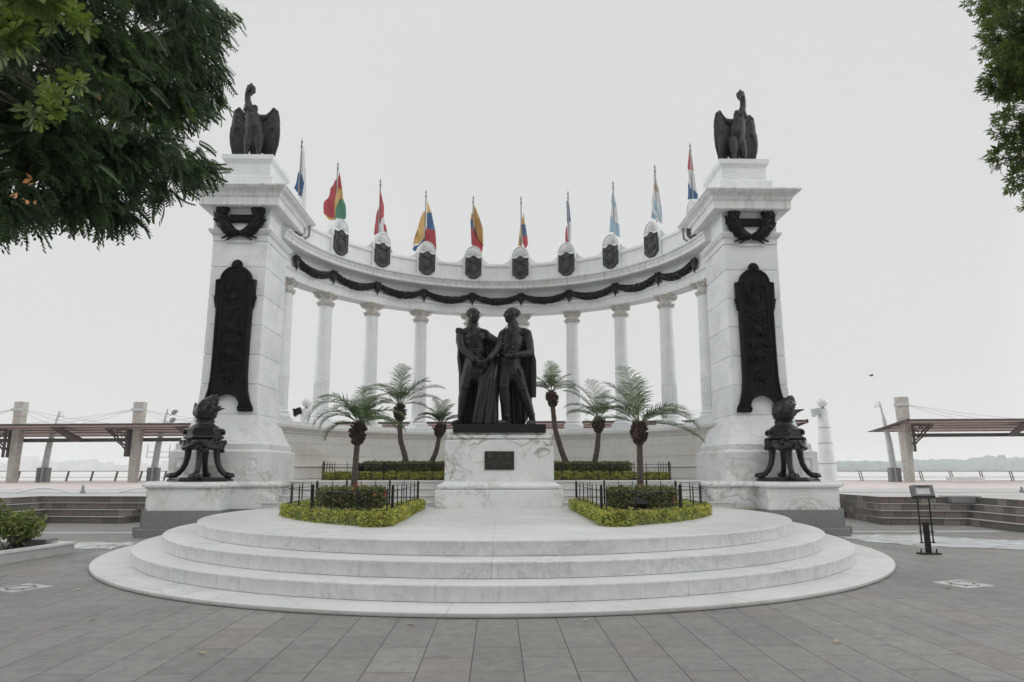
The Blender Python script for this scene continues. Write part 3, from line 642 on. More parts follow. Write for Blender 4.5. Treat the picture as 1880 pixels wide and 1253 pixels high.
# one column, copied
def col_root(ang, first=None):
    x, y = CC[0]+7.11*math.sin(R(ang)), CC[1]+7.11*math.cos(R(ang))
    if first is None:
        c = (x, y, 0); mb = MB()
        ca, sa = math.cos(R(-ang)), math.sin(R(-ang)); 
        mb.prof((x, y), .36, .36, [(0, 3.085), (0, 3.20), (-.01, 3.21)])
        mb.lathe(c, [(.34, 3.205), (.36, 3.225), (.36, 3.26), (.335, 3.285), (.31, 3.29), (.30, 3.31), (.30, 3.335), (.315, 3.35), (.325, 3.37), (.315, 3.395), (.29, 3.41), (.275, 3.44)], 40)
        b = mb.build('column_base', M['column'], col_t, smooth=30)
        mb = MB(); n = 160
        mb.lathe(c, [(.272, 3.42), (.272, 3.50)]+[(.268, 3.505)]+[(.268, 3.52), (.266, 4.0), (.264, 4.44)]+[(.264, 4.45), (.266, 4.50), (.262, 4.515), (.27, 4.525), (.27, 4.55), (.26, 4.56), (.267, 4.575), (.267, 4.60), (.257, 4.615), (.256, 4.65), (.25, 5.3), (.24, 6.1), (.228, 7.0), (.226, 7.17), (.24, 7.18), (.245, 7.195), (.24, 7.21), (.226, 7.22)], n, flute=(3.51, 4.445, 20, .024))
        sh = mb.build('column_shaft', M['column'], col_t, smooth=25)
        mb = MB(); mb.lathe(c, [(.226, 7.21), (.232, 7.26), (.235, 7.40), (.25, 7.48), (.29, 7.54), (.30, 7.56)], 32)
        for i in range(12):
            a = 2*math.pi*i/12; mb.tube([(x+.235*math.cos(a), y+.235*math.sin(a), 7.17), (x+.262*math.cos(a), y+.262*math.sin(a), 7.24), (x+.30*math.cos(a), y+.30*math.sin(a), 7.28), (x+.31*math.cos(a), y+.31*math.sin(a), 7.245)], [.03, .04, .03, .012], 6)
            mb.ell((x+.262*math.cos(a+.26), y+.262*math.sin(a+.26), 7.20), (.028, .028, .035), 8, 6)
            mb.ell((x+.285*math.cos(a), y+.285*math.sin(a), 7.47), (.035, .035, .03), 8, 6)
        for i in range(4):
            a = math.pi/4+math.pi/2*i; dx, dy = math.cos(a), math.sin(a); px_, py_ = -dy, dx
            for j in range(2):
                o = (j-.5)*.07
                pts = [(x+dx*(.33+q*math.cos(w_))+px_*o, y+dy*(.33+q*math.cos(w_))+py_*o, 7.485+q*math.sin(w_)) for w_, q in [(k*.7, .075-.007*k) for k in range(10)]]
                mb.tube(pts, .022, 6)
            mb.tube([(x+dx*.22, y+dy*.22, 7.40), (x+dx*.30, y+dy*.30, 7.53), (x+dx*.40, y+dy*.40, 7.56)], [.02, .03, .03], 6)
        mb.prof((x, y), .30, .30, [(-.03, 7.545), (.0, 7.56), (.02, 7.59), (.02, 7.617)])
        for i in range(4):
            a = math.pi/4+math.pi/2*i; mb.box(x+.40*math.cos(a)-.045, x+.40*math.cos(a)+.045, y+.40*math.sin(a)-.045, y+.40*math.sin(a)+.045, 7.56, 7.616)
        for i in range(4):
            a = math.pi/2*i; mb.ell((x+.31*math.cos(a), y+.31*math.sin(a), 7.57), (.045, .045, .04), 8, 6)
        cp = mb.build('capital', M['capital'], col_t, smooth=40)
        return (x, y, ang, [b, sh, cp])
    x0, y0, a0, parts = first
    for p in parts:
        q = p.copy(); C.objects.link(q); o = Vector(ORG[p.name]); d = R(a0-ang)
        Mx = Matrix.Translation(Vector((x, y, 0))-0*o) @ Matrix.Rotation(d, 4, 'Z') @ Matrix.Translation(Vector((-x0, -y0, 0)))
        # parts are stored relative to the colonnade root
        q.matrix_local = Matrix.Translation(-o) @ Mx @ Matrix.Translation(o)
f0 = col_root(ALL[0])
for a in ALL[1:]: col_root(a, f0)
# abacus tops of copies turn with the arc; entablature
mb = MB(); mb.ring(CC, [(6.86, 7.618), (6.86, 7.845), (6.845, 7.855), (6.845, 7.90), (6.825, 7.915), (6.80, 7.925), (6.79, 7.945), (6.79, 7.975), (7.42, 7.975), (7.42, 7.618)], -E1, E1, 96); mb.build('architrave', M['entab'], col_t, smooth=28)
mb = MB(); mb.ring(CC, [(6.87, 7.97), (6.87, 8.45), (6.85, 8.455), (6.84, 8.48), (6.80, 8.51), (6.78, 8.53), (7.44, 8.53), (7.44, 7.97)], -E1, E1, 96); mb.build('frieze', M['entab'], col_t, smooth=28)
mb = MB(); mb.ring(CC, [(6.82, 8.525), (6.52, 8.528), (6.50, 8.545), (6.47, 8.545), (6.465, 8.65), (6.45, 8.66), (6.45, 8.68), (6.435, 8.69), (6.425, 8.735), (6.39, 8.775), (6.36, 8.79), (6.355, 8.835), (6.40, 8.85), (6.64, 8.87), (7.45, 8.87), (7.80, 8.8), (7.78, 8.60), (7.45, 8.525)], -E1, E1, 96); mb.build('cornice', M['cornice'], col_t, smooth=28)
mb = MB(); mb.ring(CC, [(6.62, 8.86), (6.62, 9.40), (6.605, 9.405), (6.60, 9.43), (6.57, 9.445), (6.565, 9.50), (6.575, 9.54), (6.62, 9.565), (7.30, 9.565), (7.30, 8.86)], -E1, E1, 96); mb.build('attic', M['entab'], col_t, smooth=28)
# drain pipes where the attic meets the pylons
for s in (-1, 1):
    mb = MB(); x = s*6.12+(-.03); mb.tube([(x, 21.45, 9.42), (x, 21.4, 9.05), (x+s*.1, 21.3, 8.92)], .035, 8); mb.build('drain_pipe', M['granite_grey'], col_t, smooth=60)
def frame_at(ang, r, z):
    a = R(ang); o = Vector((CC[0]+r*math.sin(a), CC[1]+r*math.cos(a), z))
    u = Vector((math.cos(a), -math.sin(a), 0)); n = Vector((-math.sin(a), -math.cos(a), 0)); return o, u, Vector((0, 0, 1)), n
SH = [(0, .49), (.06, .47), (.11, .42), (.17, .385), (.24, .375), (.285, .39), (.315, .40), (.315, -.27), (.29, -.30), (.235, -.33), (.19, -.39), (.13, -.43), (.06, -.455), (0, -.46)]
SHF = SH+[(-x, y) for x, y in SH[-2:0:-1]]
def w2(fr, u, v, n): return fr[0]+fr[1]*u+fr[2]*v+fr[3]*n
for i, ang in enumerate(ALL):
    if abs(ang) > 70: ang = math.copysign(76.0, ang)
    fr = frame_at(ang, 6.62, 9.36); rr = random.Random(100+i)
    mb = MB()
    mb.prism([(-.40, -.50), (.40, -.50), (.40, .20), (-.40, .20)], (w2(fr, 0, 0, -.3), fr[1], fr[2], fr[3]), .38)
    head = [(-.36, .19), (-.36, .30)]+[(.36*math.cos(R(a)), .42+.47*math.sin(R(a))) for a in range(165, 14, -10)]+[(.36, .30), (.36, .19)]
    mb.prism(head, (w2(fr, 0, 0, -.24), fr[1], fr[2], fr[3]), .35)
    for s in (-1, 1):                                      # scrolled shoulders
        mb.prism([(s*.34, .20), (s*.34, .52), (s*.42, .40), (s*.52, .30), (s*.66, .24), (s*.66, .20)][::s], (w2(fr, 0, 0, -.2), fr[1], fr[2], fr[3]), .16)
    rim_ = [w2(fr, .33*math.cos(R(a)), .42+.44*math.sin(R(a)), .115) for a in range(170, 9, -10)]; mb.tube(rim_, .022, 6)
    for k in range(9):                                     # fan of carved petals
        a = R(160-17.5*k); mb.tube([w2(fr, .06*math.cos(a), .5+.06*math.sin(a), .115), w2(fr, .19*math.cos(a), .46+.26*math.sin(a), .135), w2(fr, .27*math.cos(a), .43+.36*math.sin(a), .11)], [.012, .03, .012], 6)
    ca_ = mb.build('cartouche', M['entab'], col_t, smooth=40)
    mb = MB(); mb.prism(SHF, (w2(fr, 0, 0, .07), fr[1], fr[2], fr[3]), .075)
    rim_ = [w2(fr, u*.93, v*.95, .145) for u, v in SHF]; mb.tube(rim_+[rim_[0]], .017, 6)
    ks = i % 4; rot = None
    L3 = Matrix((fr[1], fr[3], fr[2])).transposed()
    mb.ell(w2(fr, 0, -.04, .14), (.13 if ks != 1 else .16, .035, .17), 16, 10, rot=L3)
    ov = [w2(fr, .15*math.cos(R(a)), -.04+.20*math.sin(R(a)), .155) for a in range(0, 361, 20)]; mb.tube(ov, .012, 6)
    for k in range(34):                                    # relief of leaves and ribbons round the oval
        a = rr.uniform(0, 6.28); q = rr.uniform(.17, .24); u, v = q*math.cos(a), -.03+1.25*q*math.sin(a)
        b_ = a+math.pi/2+rr.uniform(-.6, .6); l = rr.uniform(.03, .07)
        if abs(u) < .27 and -.38 < v < .36: mb.tube([w2(fr, u-l*math.cos(b_), v-l*math.sin(b_), .145), w2(fr, u, v, .165), w2(fr, u+l*math.cos(b_), v+l*math.sin(b_), .145)], [.005, .014, .004], 5)
    for s in (-1, 1):
        for k in range(4): mb.tube([w2(fr, s*.02, .22, .15), w2(fr, s*(.1+.03*k), .26+.03*k, .175), w2(fr, s*(.2+.01*k), .2+.05*k, .15)], [.01, .02, .005], 5)
    mb.ell(w2(fr, 0, .27, .15), (.04, .03, .06), 8, 6, rot=L3)
    for k in range(3): mb.tube([w2(fr, -.08+.02*k, -.12+.07*k, .175), w2(fr, .08-.02*k, -.12+.07*k, .175)], .011, 5)
    mb.build('shield', M['bronze_shield'], ca_, smooth=50)
# garland of leaves hung from ten bosses
rng = random.Random(31)
ends = [-78.5]+ALL+[78.5]
def gpt(ang, z, out_=0): return Vector((CC[0]+(6.86-out_)*math.sin(R(ang)), CC[1]+(6.86-out_)*math.cos(R(ang)), z))
bounds = [-74.2+0]+ALL[1:-1]+[74.2]
garland = None
bs = ALL
for i in range(9):
    a0, a1 = bs[i], bs[i+1]; mb = MB(); pts = []; rad = []
    for k in range(25):
        t = k/24; sag = 4*t*(1-t); pts.append(gpt(a0+(a1-a0)*t, 8.335-.27*sag**.9, .09)); rad.append(.06+.08*sag**.8)
    mb.tube(pts, [r*.85 for r in rad], 10)
    for k in range(24):
        d = (pts[min(k+1, 24)]-pts[k]).normalized()
        for j in range(13):
            p = pts[k].lerp(pts[k+1], rng.random()); r = rad[k]; th = rng.uniform(-2.0, 2.0)
            nrm = (Vector((CC[0], CC[1], p.z))-p).normalized(); dn = Vector((0, 0, -1))
            o = p+(nrm*math.cos(th)+dn*math.sin(th))*r*.85; e = o+d*.07*(1 if k < 12 else -1)+(nrm*math.cos(th)+dn*math.sin(th))*.025
            mb.tube([o-d*.02, o.lerp(e, .5), e], [.008, .03, .006], 5)
    mb.build('garland', M['bronze'], col_t, smooth=50)
for i, a in enumerate(bs):
    mb = MB(); fr = frame_at(a, 6.80, 8.33)
    mb.ell(fr[0], (.10, .08, .10), 10, 8)
    for k in range(9):
        b_ = R(-90+(k-4)*13); l = .29-.025*abs(k-4)+ (.08 if k == 4 else 0)
        mb.tube([w2(fr, 0, .03, .0), w2(fr, .6*l*math.cos(b_), .6*l*math.sin(b_)+.02, .05), w2(fr, l*.8*math.cos(b_), l*1.15*math.sin(b_), .02)], [.04, .06, .015], 6)
    for s in (-1, 1): 
        for k in range(3): mb.tube([w2(fr, 0, 0, 0), w2(fr, s*.09, .05-.04*k, .05), w2(fr, s*.16, .0-.05*k, .02)], [.025, .045, .012], 6)
    mb.ell(w2(fr, 0, -.3, .0), (.025, .025, .035), 8, 6)
    mb.build('garland_boss', M['bronze'], col_t, smooth=50)

# ================================================================ STATUE PLINTH
pl = thing('statue_plinth', (.05, 18.6, .668), 'square plinth of grey veined marble with a bronze plaque, under the two statues', 'plinth')
c = (.05, 18.6)
mb = MB(); mb.prof(c, 1.58, 1.30, [(0, .66), (0, 1.10), (-.012, 1.115), (-.04, 1.118)]); mb.build('base', M['plinth'], pl)
mb = MB(); mb.prof(c, 1.47, 1.19, [(-.02, 1.115), (.02, 1.125), (.055, 1.145), (.07, 1.18), (.065, 1.21), (.04, 1.235), (.0, 1.245), (-.02, 1.26), (-.05, 1.285), (-.09, 1.30), (-.11, 1.31)]); mb.build('torus_moulding', M['plinth'], pl, smooth=35)
mb = MB(); mb.prof(c, 1.37, 1.09, [(0, 1.305), (0, 2.33), (-.01, 2.345), (-.05, 2.35)])
for sx in (-1, 1): mb.box(c[0]+sx*1.25-.1, c[0]+sx*1.25+.1, 17.5, 17.512, 1.35, 2.3, b=.003)
mb.build('dado', M['plinth'], pl)
mb = MB(); mb.prof(c, 1.29, 1.01, [(-.02, 2.345), (.0, 2.37), (.035, 2.39), (.045, 2.42), (.035, 2.46), (.0, 2.48), (-.02, 2.485), (-.02, 2.53)]); mb.build('cap_moulding', M['plinth'], pl, smooth=35)
mb = MB(); mb.box(c[0]-.37, c[0]+.37, 17.475, 17.512, 1.60, 2.06, b=.008); pq = mb.build('plaque', M['plaque'], pl)
mb = MB(); rng = random.Random(8); yq = 17.468
def dash(x0, x1, z, h=.014):
    x = x0
    while x < x1:
        wd = rng.uniform(.02, .06); mb.box(x, min(x+wd, x1), yq, yq+.01, z-h/2, z+h/2); x += wd+.012
for z, hw in ((1.86, .12), (1.825, .30), (1.79, .30), (1.755, .30), (1.72, .19), (1.69, .15)): dash(c[0]-hw, c[0]+hw, z)
mb.tube([(c[0]-.31, yq, 2.02), (c[0]+.31, yq, 2.02)], .004, 5)
for k in range(12):
    a = k*math.pi/6; mb.ell((c[0]+.22+.045*math.cos(a), yq+.004, 1.955+.045*math.sin(a)), (.014, .008, .014), 6, 5)
mb.ell((c[0]+.22, yq, 1.955), (.02, .012, .02), 8, 6)
mb.tube([(c[0]+.05*math.cos(R(a)), yq+.003, 1.955+.055*math.sin(R(a))) for a in range(120, 421, 20)], .008, 6); mb.ell((c[0], yq+.004, 1.955), (.022, .01, .03), 8, 6)
mb.box(c[0]-.28, c[0]-.18, yq, yq+.01, 1.905, 1.975); 
for k in range(3): mb.box(c[0]-.28+.04*k, c[0]-.26+.04*k, yq, yq+.01, 1.975, 2.0)
mb.build('lettering', M['plaque_text'], pq)
mb = MB(); mb.prof((.05, 18.45), 1.18, .92, [(0, 2.525), (0, 2.735), (-.012, 2.745)])
st = thing('statue_group', (.05, 18.3, 2.53), 'two dark bronze uniformed men in long capes clasping hands on the plinth', 'statue')
mb.build('base_slab', M['granite_dark'], st)

# ---------------- figures (local: x to the right, z above the slab, y depth; placed with X0,Y0,Z0)
Z0, Y0 = 2.742, 18.25
class Fig(MB):
    def ch(s, pts, **k): return s.chain([(p[0], Y0+p[1], Z0+p[2], p[3]*(1.14 if p[2] < 2.55 and p[2] > .1 else 1.04)) for p in pts], **k)
    def ay(s, y, z): return y*1.13-.008 if y < -.1 and 1.85 < z < 2.6 else y
    def el(s, c, r, rot=None, nu=14, nv=10): return s.ell((c[0], Y0+s.ay(c[1], c[2]), Z0+c[2]), r, nu, nv, rot=rot)
    def tb(s, pts, r, n=8, **k): return s.tube([(p[0], Y0+s.ay(p[1], p[2]), Z0+p[2]) for p in pts], r, n, **k)
    def head(s, c, yaw, k=1.0, pitch=0):
        f = Vector((math.sin(yaw), -math.cos(yaw), 0)); sd = Vector((math.cos(yaw), math.sin(yaw), 0)); up = Vector((0, 0, 1))
        Q = Matrix((sd, f, up)).transposed()
        if pitch: Q = Q @ Matrix.Rotation(pitch, 3, 'X')
        c = Vector((c[0], Y0+c[1], Z0+c[2])); W = lambda a, b, z: c+Q @ Vector((a*k, b*k, z*k))
        E = lambda p, r: s.ell(W(*p), tuple(q*k for q in r), 14, 10, rot=Q)
        E((0, -.02, .045), (.130, .165, .130)); E((0, .035, -.035), (.120, .132, .155)); E((0, .06, -.115), (.092, .09, .075))    # skull, face, jaw
        E((0, .125, -.145), (.032, .026, .026))                                                                      # chin
        s.tube([W(0, .15, .035), W(0, .185, -.02), W(0, .178, -.045)], [.014*k, .022*k, .02*k], 8); E((0, .165, -.05), (.034, .022, .016))
        for e in (-1, 1):
            s.tube([W(e*.02, .150, .05), W(e*.06, .142, .056), W(e*.095, .105, .04)], [.016*k, .018*k, .012*k], 8)   # brow
            E((e*.05, .13, .018), (.020, .014, .012)); E((e*.065, .105, -.035), (.035, .03, .03))                    # eye, cheek
            E((e*.125, -.01, -.005), (.018, .034, .042)); E((e*.118, .02, .0), (.012, .022, .06))                    # ear, sideburn
        E((0, .148, -.085), (.036, .018, .009)); E((0, .145, -.103), (.030, .018, .010))                             # lips
        r = random.Random(int(c.x*100))
        for i in range(60):                                                                                         # hair locks
            a = r.uniform(0, 6.28); h = r.uniform(.02, 1.0); p = Vector((math.cos(a)*.124*math.sqrt(1-h*h*.85), math.sin(a)*.158*math.sqrt(1-h*h*.85)-.022, .035+h*.122))
            if p.y > .09 and p.z < .13: continue
            q = p+Vector((-p.x*.1, -.045, -.03)); s.tube([W(*p), W(*(p.lerp(q, .5)*1.03)), W(*q)], [.006*k, .013*k, .005*k], 6)
    def hand(s, w, d, side, palm, k=1.0, curl=.6):     # wrist point, direction, thumb side vector, palm normal
        w = Vector((w[0], Y0+w[1], Z0+w[2])); d = Vector(d).normalized(); side = Vector(side); side = (side-d*side.dot(d)).normalized(); pn = Vector(palm); pn = (pn-d*pn.dot(d)-side*pn.dot(side)).normalized()
        Q = Matrix((side, d, pn)).transposed()
        s.ell(w+d*.085*k, (.062*k, .095*k, .034*k), 12, 8, rot=Q); s.tube([w-d*.05*k, w+d*.05*k], [.048*k, .05*k], 10, sq=.75)
        for i, (o, L) in enumerate(((.045, .125), (.016, .14), (-.014, .132), (-.042, .105))):
            p0 = w+side*o*k+d*.15*k; seg = [p0]; dd = d.copy()
            for j, q in enumerate((.45, .32, .23)):
                dd = (dd*math.cos(curl)+pn*math.sin(curl)).normalized() if j or curl > .3 else dd
                seg.append(seg[-1]+dd*L*q*k*1.15)
            s.tube(seg, [.017*k, .0165*k, .015*k, .011*k], 8); 
            for q in seg: s.ell(q, .0165*k, 8, 6)
        t0 = w+side*.05*k+d*.04*k; t1 = t0+(side*.6+d*.7+pn*.25).normalized()*.06*k; t2 = t1+(d*.85+pn*.5).normalized()*.05*k
        s.tube([t0, t1, t2], [.024*k, .02*k, .014*k], 8); s.ell(t1, .02*k, 8, 6); s.ell(t2, .014*k, 8, 6)
    def epaulette(s, c, rx, ry, tilt, rs=1):
        s.el((c[0], c[1], c[2]+.03), (rx, ry, .045), Matrix.Rotation(tilt, 3, 'Y')); 
        for i in range(20):
            a = 2*math.pi*i/20; x, y = c[0]+rx*.93*math.cos(a), c[1]+ry*.93*math.sin(a); z = c[2]-math.sin(tilt)*rx*math.cos(a)
            s.tb([(x, y, z+.03), (x+.01*math.cos(a), y+.01*math.sin(a), z-.03), (x+.012*math.cos(a), y+.012*math.sin(a), z-.10)], [.014, .016, .011], 6)
    def boot(s, knee, ankle, toe, heel):
        s.ch([(*knee, .125), ((knee[0]*.6+ankle[0]*.4), (knee[1]*.6+ankle[1]*.4)+.01, knee[2]*.6+ankle[2]*.4, .128), (*ankle, .078)])
        s.ch([(ankle[0], ankle[1], ankle[2]-.02, .08), (heel[0], heel[1], .075, .07)]); 
        m_ = [(heel[i]+toe[i])/2 for i in range(2)]
        s.ch([(heel[0], heel[1], .06, .06), (m_[0], m_[1], .085, .075), (toe[0]*.7+m_[0]*.3, toe[1]*.7+m_[1]*.3, .062, .065), (toe[0], toe[1], .045, .045)])
        s.ch([(heel[0], heel[1], .03, .045), (toe[0], toe[1], .025, .04)])
        a = Vector(knee); b_ = Vector(ankle); d = (b_-a).normalized()
        s.tb([a-d*.05, a+d*.03], [.160, .150], 16); s.tb([b_-d*.02, b_+d*.03], [.10, .102], 14)
# ---- left figure
f = Fig()
f.ch([(-.66, .02, 1.45, .27), (-.62, .0, 1.75, .245), (-.60, -.02, 2.02, .215), (-.63, -.03, 2.22, .25), (-.66, -.01, 2.42, .26)], sq=.74, n=16)
f.ch([(-1.0, .0, 2.47, .115), (-.68, .0, 2.54, .14), (-.36, .0, 2.45, .115)], sq=.85)
f.ch([(-.95, .01, 2.50, .10), (-.70, .01, 2.63, .13), (-.44, .01, 2.49, .10)], sq=.9); f.ch([(-.70, .0, 2.55, .14), (-.69, -.01, 2.82, .12)]); f.tb([(-.70, 0, 2.60), (-.70, -.005, 2.775)], [.148, .140], 16)
f.head((-.675, -.04, 2.985), R(38), 1.24)
f.ch([(-.99, -.01, 2.46, .125), (-1.0, -.06, 2.27, .12), (-.95, -.12, 2.06, .105), (-.78, -.22, 1.88, .092), (-.60, -.33, 1.73, .075)])
f.tb([(-.66, -.30, 1.78), (-.58, -.345, 1.71)], [.09, .088], 14)
f.hand((-.555, -.355, 1.69), (.75, -.15, -.62), (.5, -.2, .7), (.3, .9, -.1), 1.2, .55)
f.ch([(-.36, .0, 2.44, .12), (-.18, .02, 2.34, .115), (-.02, .06, 2.24, .11), (.12, .16, 2.14, .09)])
f.epaulette((-.985, -.01, 2.55), .15, .14, R(18)); f.epaulette((-.365, .0, 2.53), .155, .14, R(-14) if 0 else R(20))
for e in (-1, 1):                                                      # embroidered coat front, lapels, belt
    f.tb([(-.60+e*.035, -.20, 2.58), (-.60+e*.05, -.235, 2.38), (-.585+e*.04, -.22, 2.2), (-.575+e*.03, -.185, 2.04)], .016, 6)
    for i in range(7): f.el((-.60+e*.085, -.225+.004*abs(i-3), 2.5-.065*i), (.03, .014, .014))
    f.tb([(-.62+e*.06, -.12, 2.74), (-.62+e*.1, -.165, 2.64), (-.61+e*.2, -.165, 2.55)], .014, 6)
    f.el((-.60+e*.12, -.12, 2.36), (.15, .10, .15))
f.tb([(-.60+.262*math.cos(R(a)), -.02+.195*math.sin(R(a)), 2.0) for a in range(0, 361, 20)], .032, 8)
f.tb([(-.60+.268*math.cos(R(a)), -.02+.20*math.sin(R(a)), 1.94) for a in range(0, 361, 20)], .022, 8)
f.el((-.56, -.205, 1.98), (.06, .03, .05))
f.tb([(-.66, -.2, 1.95), (-.70, -.235, 1.7), (-.68, -.24, 1.5)], [.04, .05, .03], 8); f.tb([(-.55, -.2, 1.95), (-.52, -.25, 1.75), (-.50, -.26, 1.6)], [.035, .045, .02], 8)
f.ch([(-.60, -.02, 1.55, .28), (-.60, -.02, 1.36, .27)], sq=.72, n=16)             # coat skirt
f.ch([(-.74, -.02, 1.48, .17), (-.82, -.07, 1.22, .145), (-.86, -.08, 1.04, .125)])  # thigh
f.boot((-.86, -.07, 1.0), (-.97, .0, .27), (-1.17, -.16), (-.96, .03))
f.ch([(-.50, .0, 1.48, .17), (-.42, -.04, 1.2, .14), (-.40, -.04, 1.02, .125)]); f.boot((-.40, -.03, 1.0), (-.36, .02, .27), (-.30, -.27), (-.36, .05))
f.tb([(-.86, .13, 1.75), (-.95, .2, 1.2), (-1.0, .28, .7)], [.03, .028, .02], 8)        # scabbard
fg1 = f.build('figure', M['bronze'], st); vox(fg1, .0098, 1, (.006, .04))
tag(fg1, 'bareheaded man looking right, right arm reaching down')
# ---- right figure
f = Fig()
f.ch([(.34, .02, 1.42, .27), (.31, -.02, 1.72, .275), (.33, -.03, 2.0, .265), (.38, -.02, 2.22, .285), (.43, .0, 2.43, .27)], sq=.78, n=16)
f.ch([(.16, -.03, 2.47, .115), (.44, .0, 2.55, .15), (.75, .02, 2.48, .125)], sq=.85)
f.ch([(.2, .0, 2.50, .10), (.42, .01, 2.64, .135), (.68, .02, 2.51, .11)], sq=.9); f.ch([(.42, .0, 2.55, .15), (.39, -.01, 2.83, .125)]); f.tb([(.42, 0, 2.6), (.41, -.005, 2.785)], [.155, .142], 16)
f.head((.375, -.02, 3.005), R(-68), 1.24)
f.ch([(.155, -.04, 2.46, .115), (.08, -.09, 2.28, .11), (.02, -.16, 2.09, .10), (-.10, -.27, 1.90, .085), (-.22, -.36, 1.76, .072)])
f.tb([(-.17, -.33, 1.81), (-.24, -.375, 1.73)], [.088, .086], 14)
f.hand((-.265, -.39, 1.70), (-.72, -.10, -.5), (-.4, -.25, .7), (-.2, .9, -.2), 1.2, .6)
f.ch([(.77, .01, 2.47, .13), (.83, -.02, 2.25, .12), (.86, -.07, 1.98, .112), (.80, -.13, 1.92, .105), (.60, -.25, 1.87, .09), (.42, -.33, 1.83, .075)])
f.tb([(.50, -.30, 1.85), (.42, -.335, 1.83)], [.092, .09], 14)
f.hand((.37, -.35, 1.82), (-.85, -.25, -.1), (0, -.3, .95), (-.1, .6, -.8), 1.12, 1.15)
f.epaulette((.165, -.03, 2.53), .14, .14, R(-24)); f.epaulette((.745, .02, 2.56), .165, .15, R(16))
for e in (-1, 1):
    f.tb([(.33+e*.04, -.18, 2.60), (.26+e*.05, -.24, 2.38), (.24+e*.045, -.245, 2.15), (.24+e*.04, -.235, 1.95)], .016, 6)
    for i in range(9): f.el((.285+e*.1-.008*i, -.235+.003*i, 2.52-.065*i), (.035, .016, .015))
    f.tb([(.36+e*.05, -.13, 2.75), (.33+e*.1, -.17, 2.65), (.33+e*.19, -.16, 2.56)], .014, 6)
for i in range(26): f.tb([(.1+.014*i, -.20-.03*math.sin(i*.12*1.0), 2.18-.004*i), (.105+.014*i, -.235, 2.13-.004*i)], .012, 5)     # embroidered edge
f.tb([(.56, -.18, 2.5), (.40, -.27, 2.2), (.18, -.25, 1.95)], [.03, .032, .03], 8)                                       # sash
f.tb([(.33+.31*math.cos(R(a)), -.02+.245*math.sin(R(a)), 1.93) for a in range(0, 361, 20)], .03, 8)
f.tb([(.33+.315*math.cos(R(a)), -.02+.25*math.sin(R(a)), 1.87) for a in range(0, 361, 20)], .022, 8)
f.ch([(.33, .0, 1.6, .285), (.34, .0, 1.34, .275)], sq=.76, n=16)
f.ch([(.22, -.05, 1.48, .165), (.18, -.10, 1.22, .14), (.17, -.11, 1.03, .122)]); f.boot((.17, -.10, 1.0), (.23, -.02, .27), (.0, -.18), (.27, .02))
f.ch([(.50, .0, 1.46, .18), (.58, -.04, 1.2, .155), (.66, -.04, .98, .13)]); f.boot((.67, -.04, .95), (.90, .03, .29), (.80, -.22), (.95, .08))
f.tb([(.56, -.19, 1.46), (.60, -.23, 1.40), (.66, -.12, 1.1), (.78, .1, .7)], [.045, .03, .028, .02], 8); f.tb([(.52, -.2, 1.5), (.57, -.26, 1.42), (.62, -.22, 1.36)], .014, 6)
fg2 = f.build('figure', M['bronze'], st); vox(fg2, .0098, 1, (.006, .04))
tag(fg2, 'short haired man looking left with his left fist at his waist')
# ---- capes: folded cloth with thickness
def cape(nm, cfun, a0, a1f, fig, seed, nt=50, na=170):
    r = random.Random(seed); ph = [r.uniform(0, 6.28) for _ in range(4)]
    g = []
    for i in range(nt+1):
        t = i/nt; cx, cy, rx, ry, ztop, hem = cfun(t); row = []
        for j in range(na+1):
            s_ = j/na; a1 = a1f(t); a = a0+(a1-a0)*s_; fold = (math.sin(s_*68+ph[0]+1.2*math.sin(t*3))*.6+math.sin(s_*43+ph[1])*.7+math.sin(s_*150+ph[2]+t)*.5)
            amp = .008+.046*t**.6; k = 1+fold*amp/rx
            z = ztop+(hem(a)-ztop)*t
            row.append((cx+rx*k*math.sin(a), Y0+cy+ry*k*math.cos(a), Z0+z))
        g.append(row)
    mb = MB(); vs = [p for row in g for p in row]; W_ = na+1
    mb.add(vs, [(i*W_+j, i*W_+j+1, (i+1)*W_+j+1, (i+1)*W_+j) for i in range(nt) for j in range(na)])
    o = mb.build('cape', M['bronze'], fig, smooth=None)
    md = o.modifiers.new('t', 'SOLIDIFY'); md.thickness = .03; md.offset = 0
    dg = bpy.context.evaluated_depsgraph_get(); me = bpy.data.meshes.new_from_object(o.evaluated_get(dg)); o.modifiers.clear(); o.data = me
    me.polygons.foreach_set('use_smooth', [True]*len(me.polygons)); return o
def lin(t, pts):
    for (a, va), (b_, vb) in zip(pts, pts[1:]):
        if t <= b_: return va+(vb-va)*(t-a)/(b_-a)
    return pts[-1][1]
def c1(t):
    return (lin(t, [(0, -.66), (.2, -.56), (.5, -.50), (1, -.50)]), lin(t, [(0, .04), (.3, .06), (1, .06)]), lin(t, [(0, .34), (.12, .47), (.3, .51), (.55, .49), (1, .46)]),
            lin(t, [(0, .13), (.2, .24), (.5, .31), (1, .36)]), 2.44, lambda a: .02 if a > -1.1 else .02+.5*min(1, (abs(a)-1.1)/.4))
cape('c1', c1, R(-100), lambda t: R(lin(t, [(0, 108), (.25, 128), (.38, 150), (.5, 176), (1, 198)])), fg1, 3)
def c2(t):
    return (lin(t, [(0, .50), (.25, .50), (.6, .52), (1, .56)]), lin(t, [(0, .05), (1, .08)]), lin(t, [(0, .34), (.12, .38), (.4, .48), (.6, .47), (1, .39)]),
            lin(t, [(0, .14), (.3, .26), (1, .28)]), 2.44, lambda a: (.02 if a < .5 else .02+.75*min(1, (a-.5)/.6)))
cape('c2', c2, R(-72), lambda t: R(108), fg2, 5)

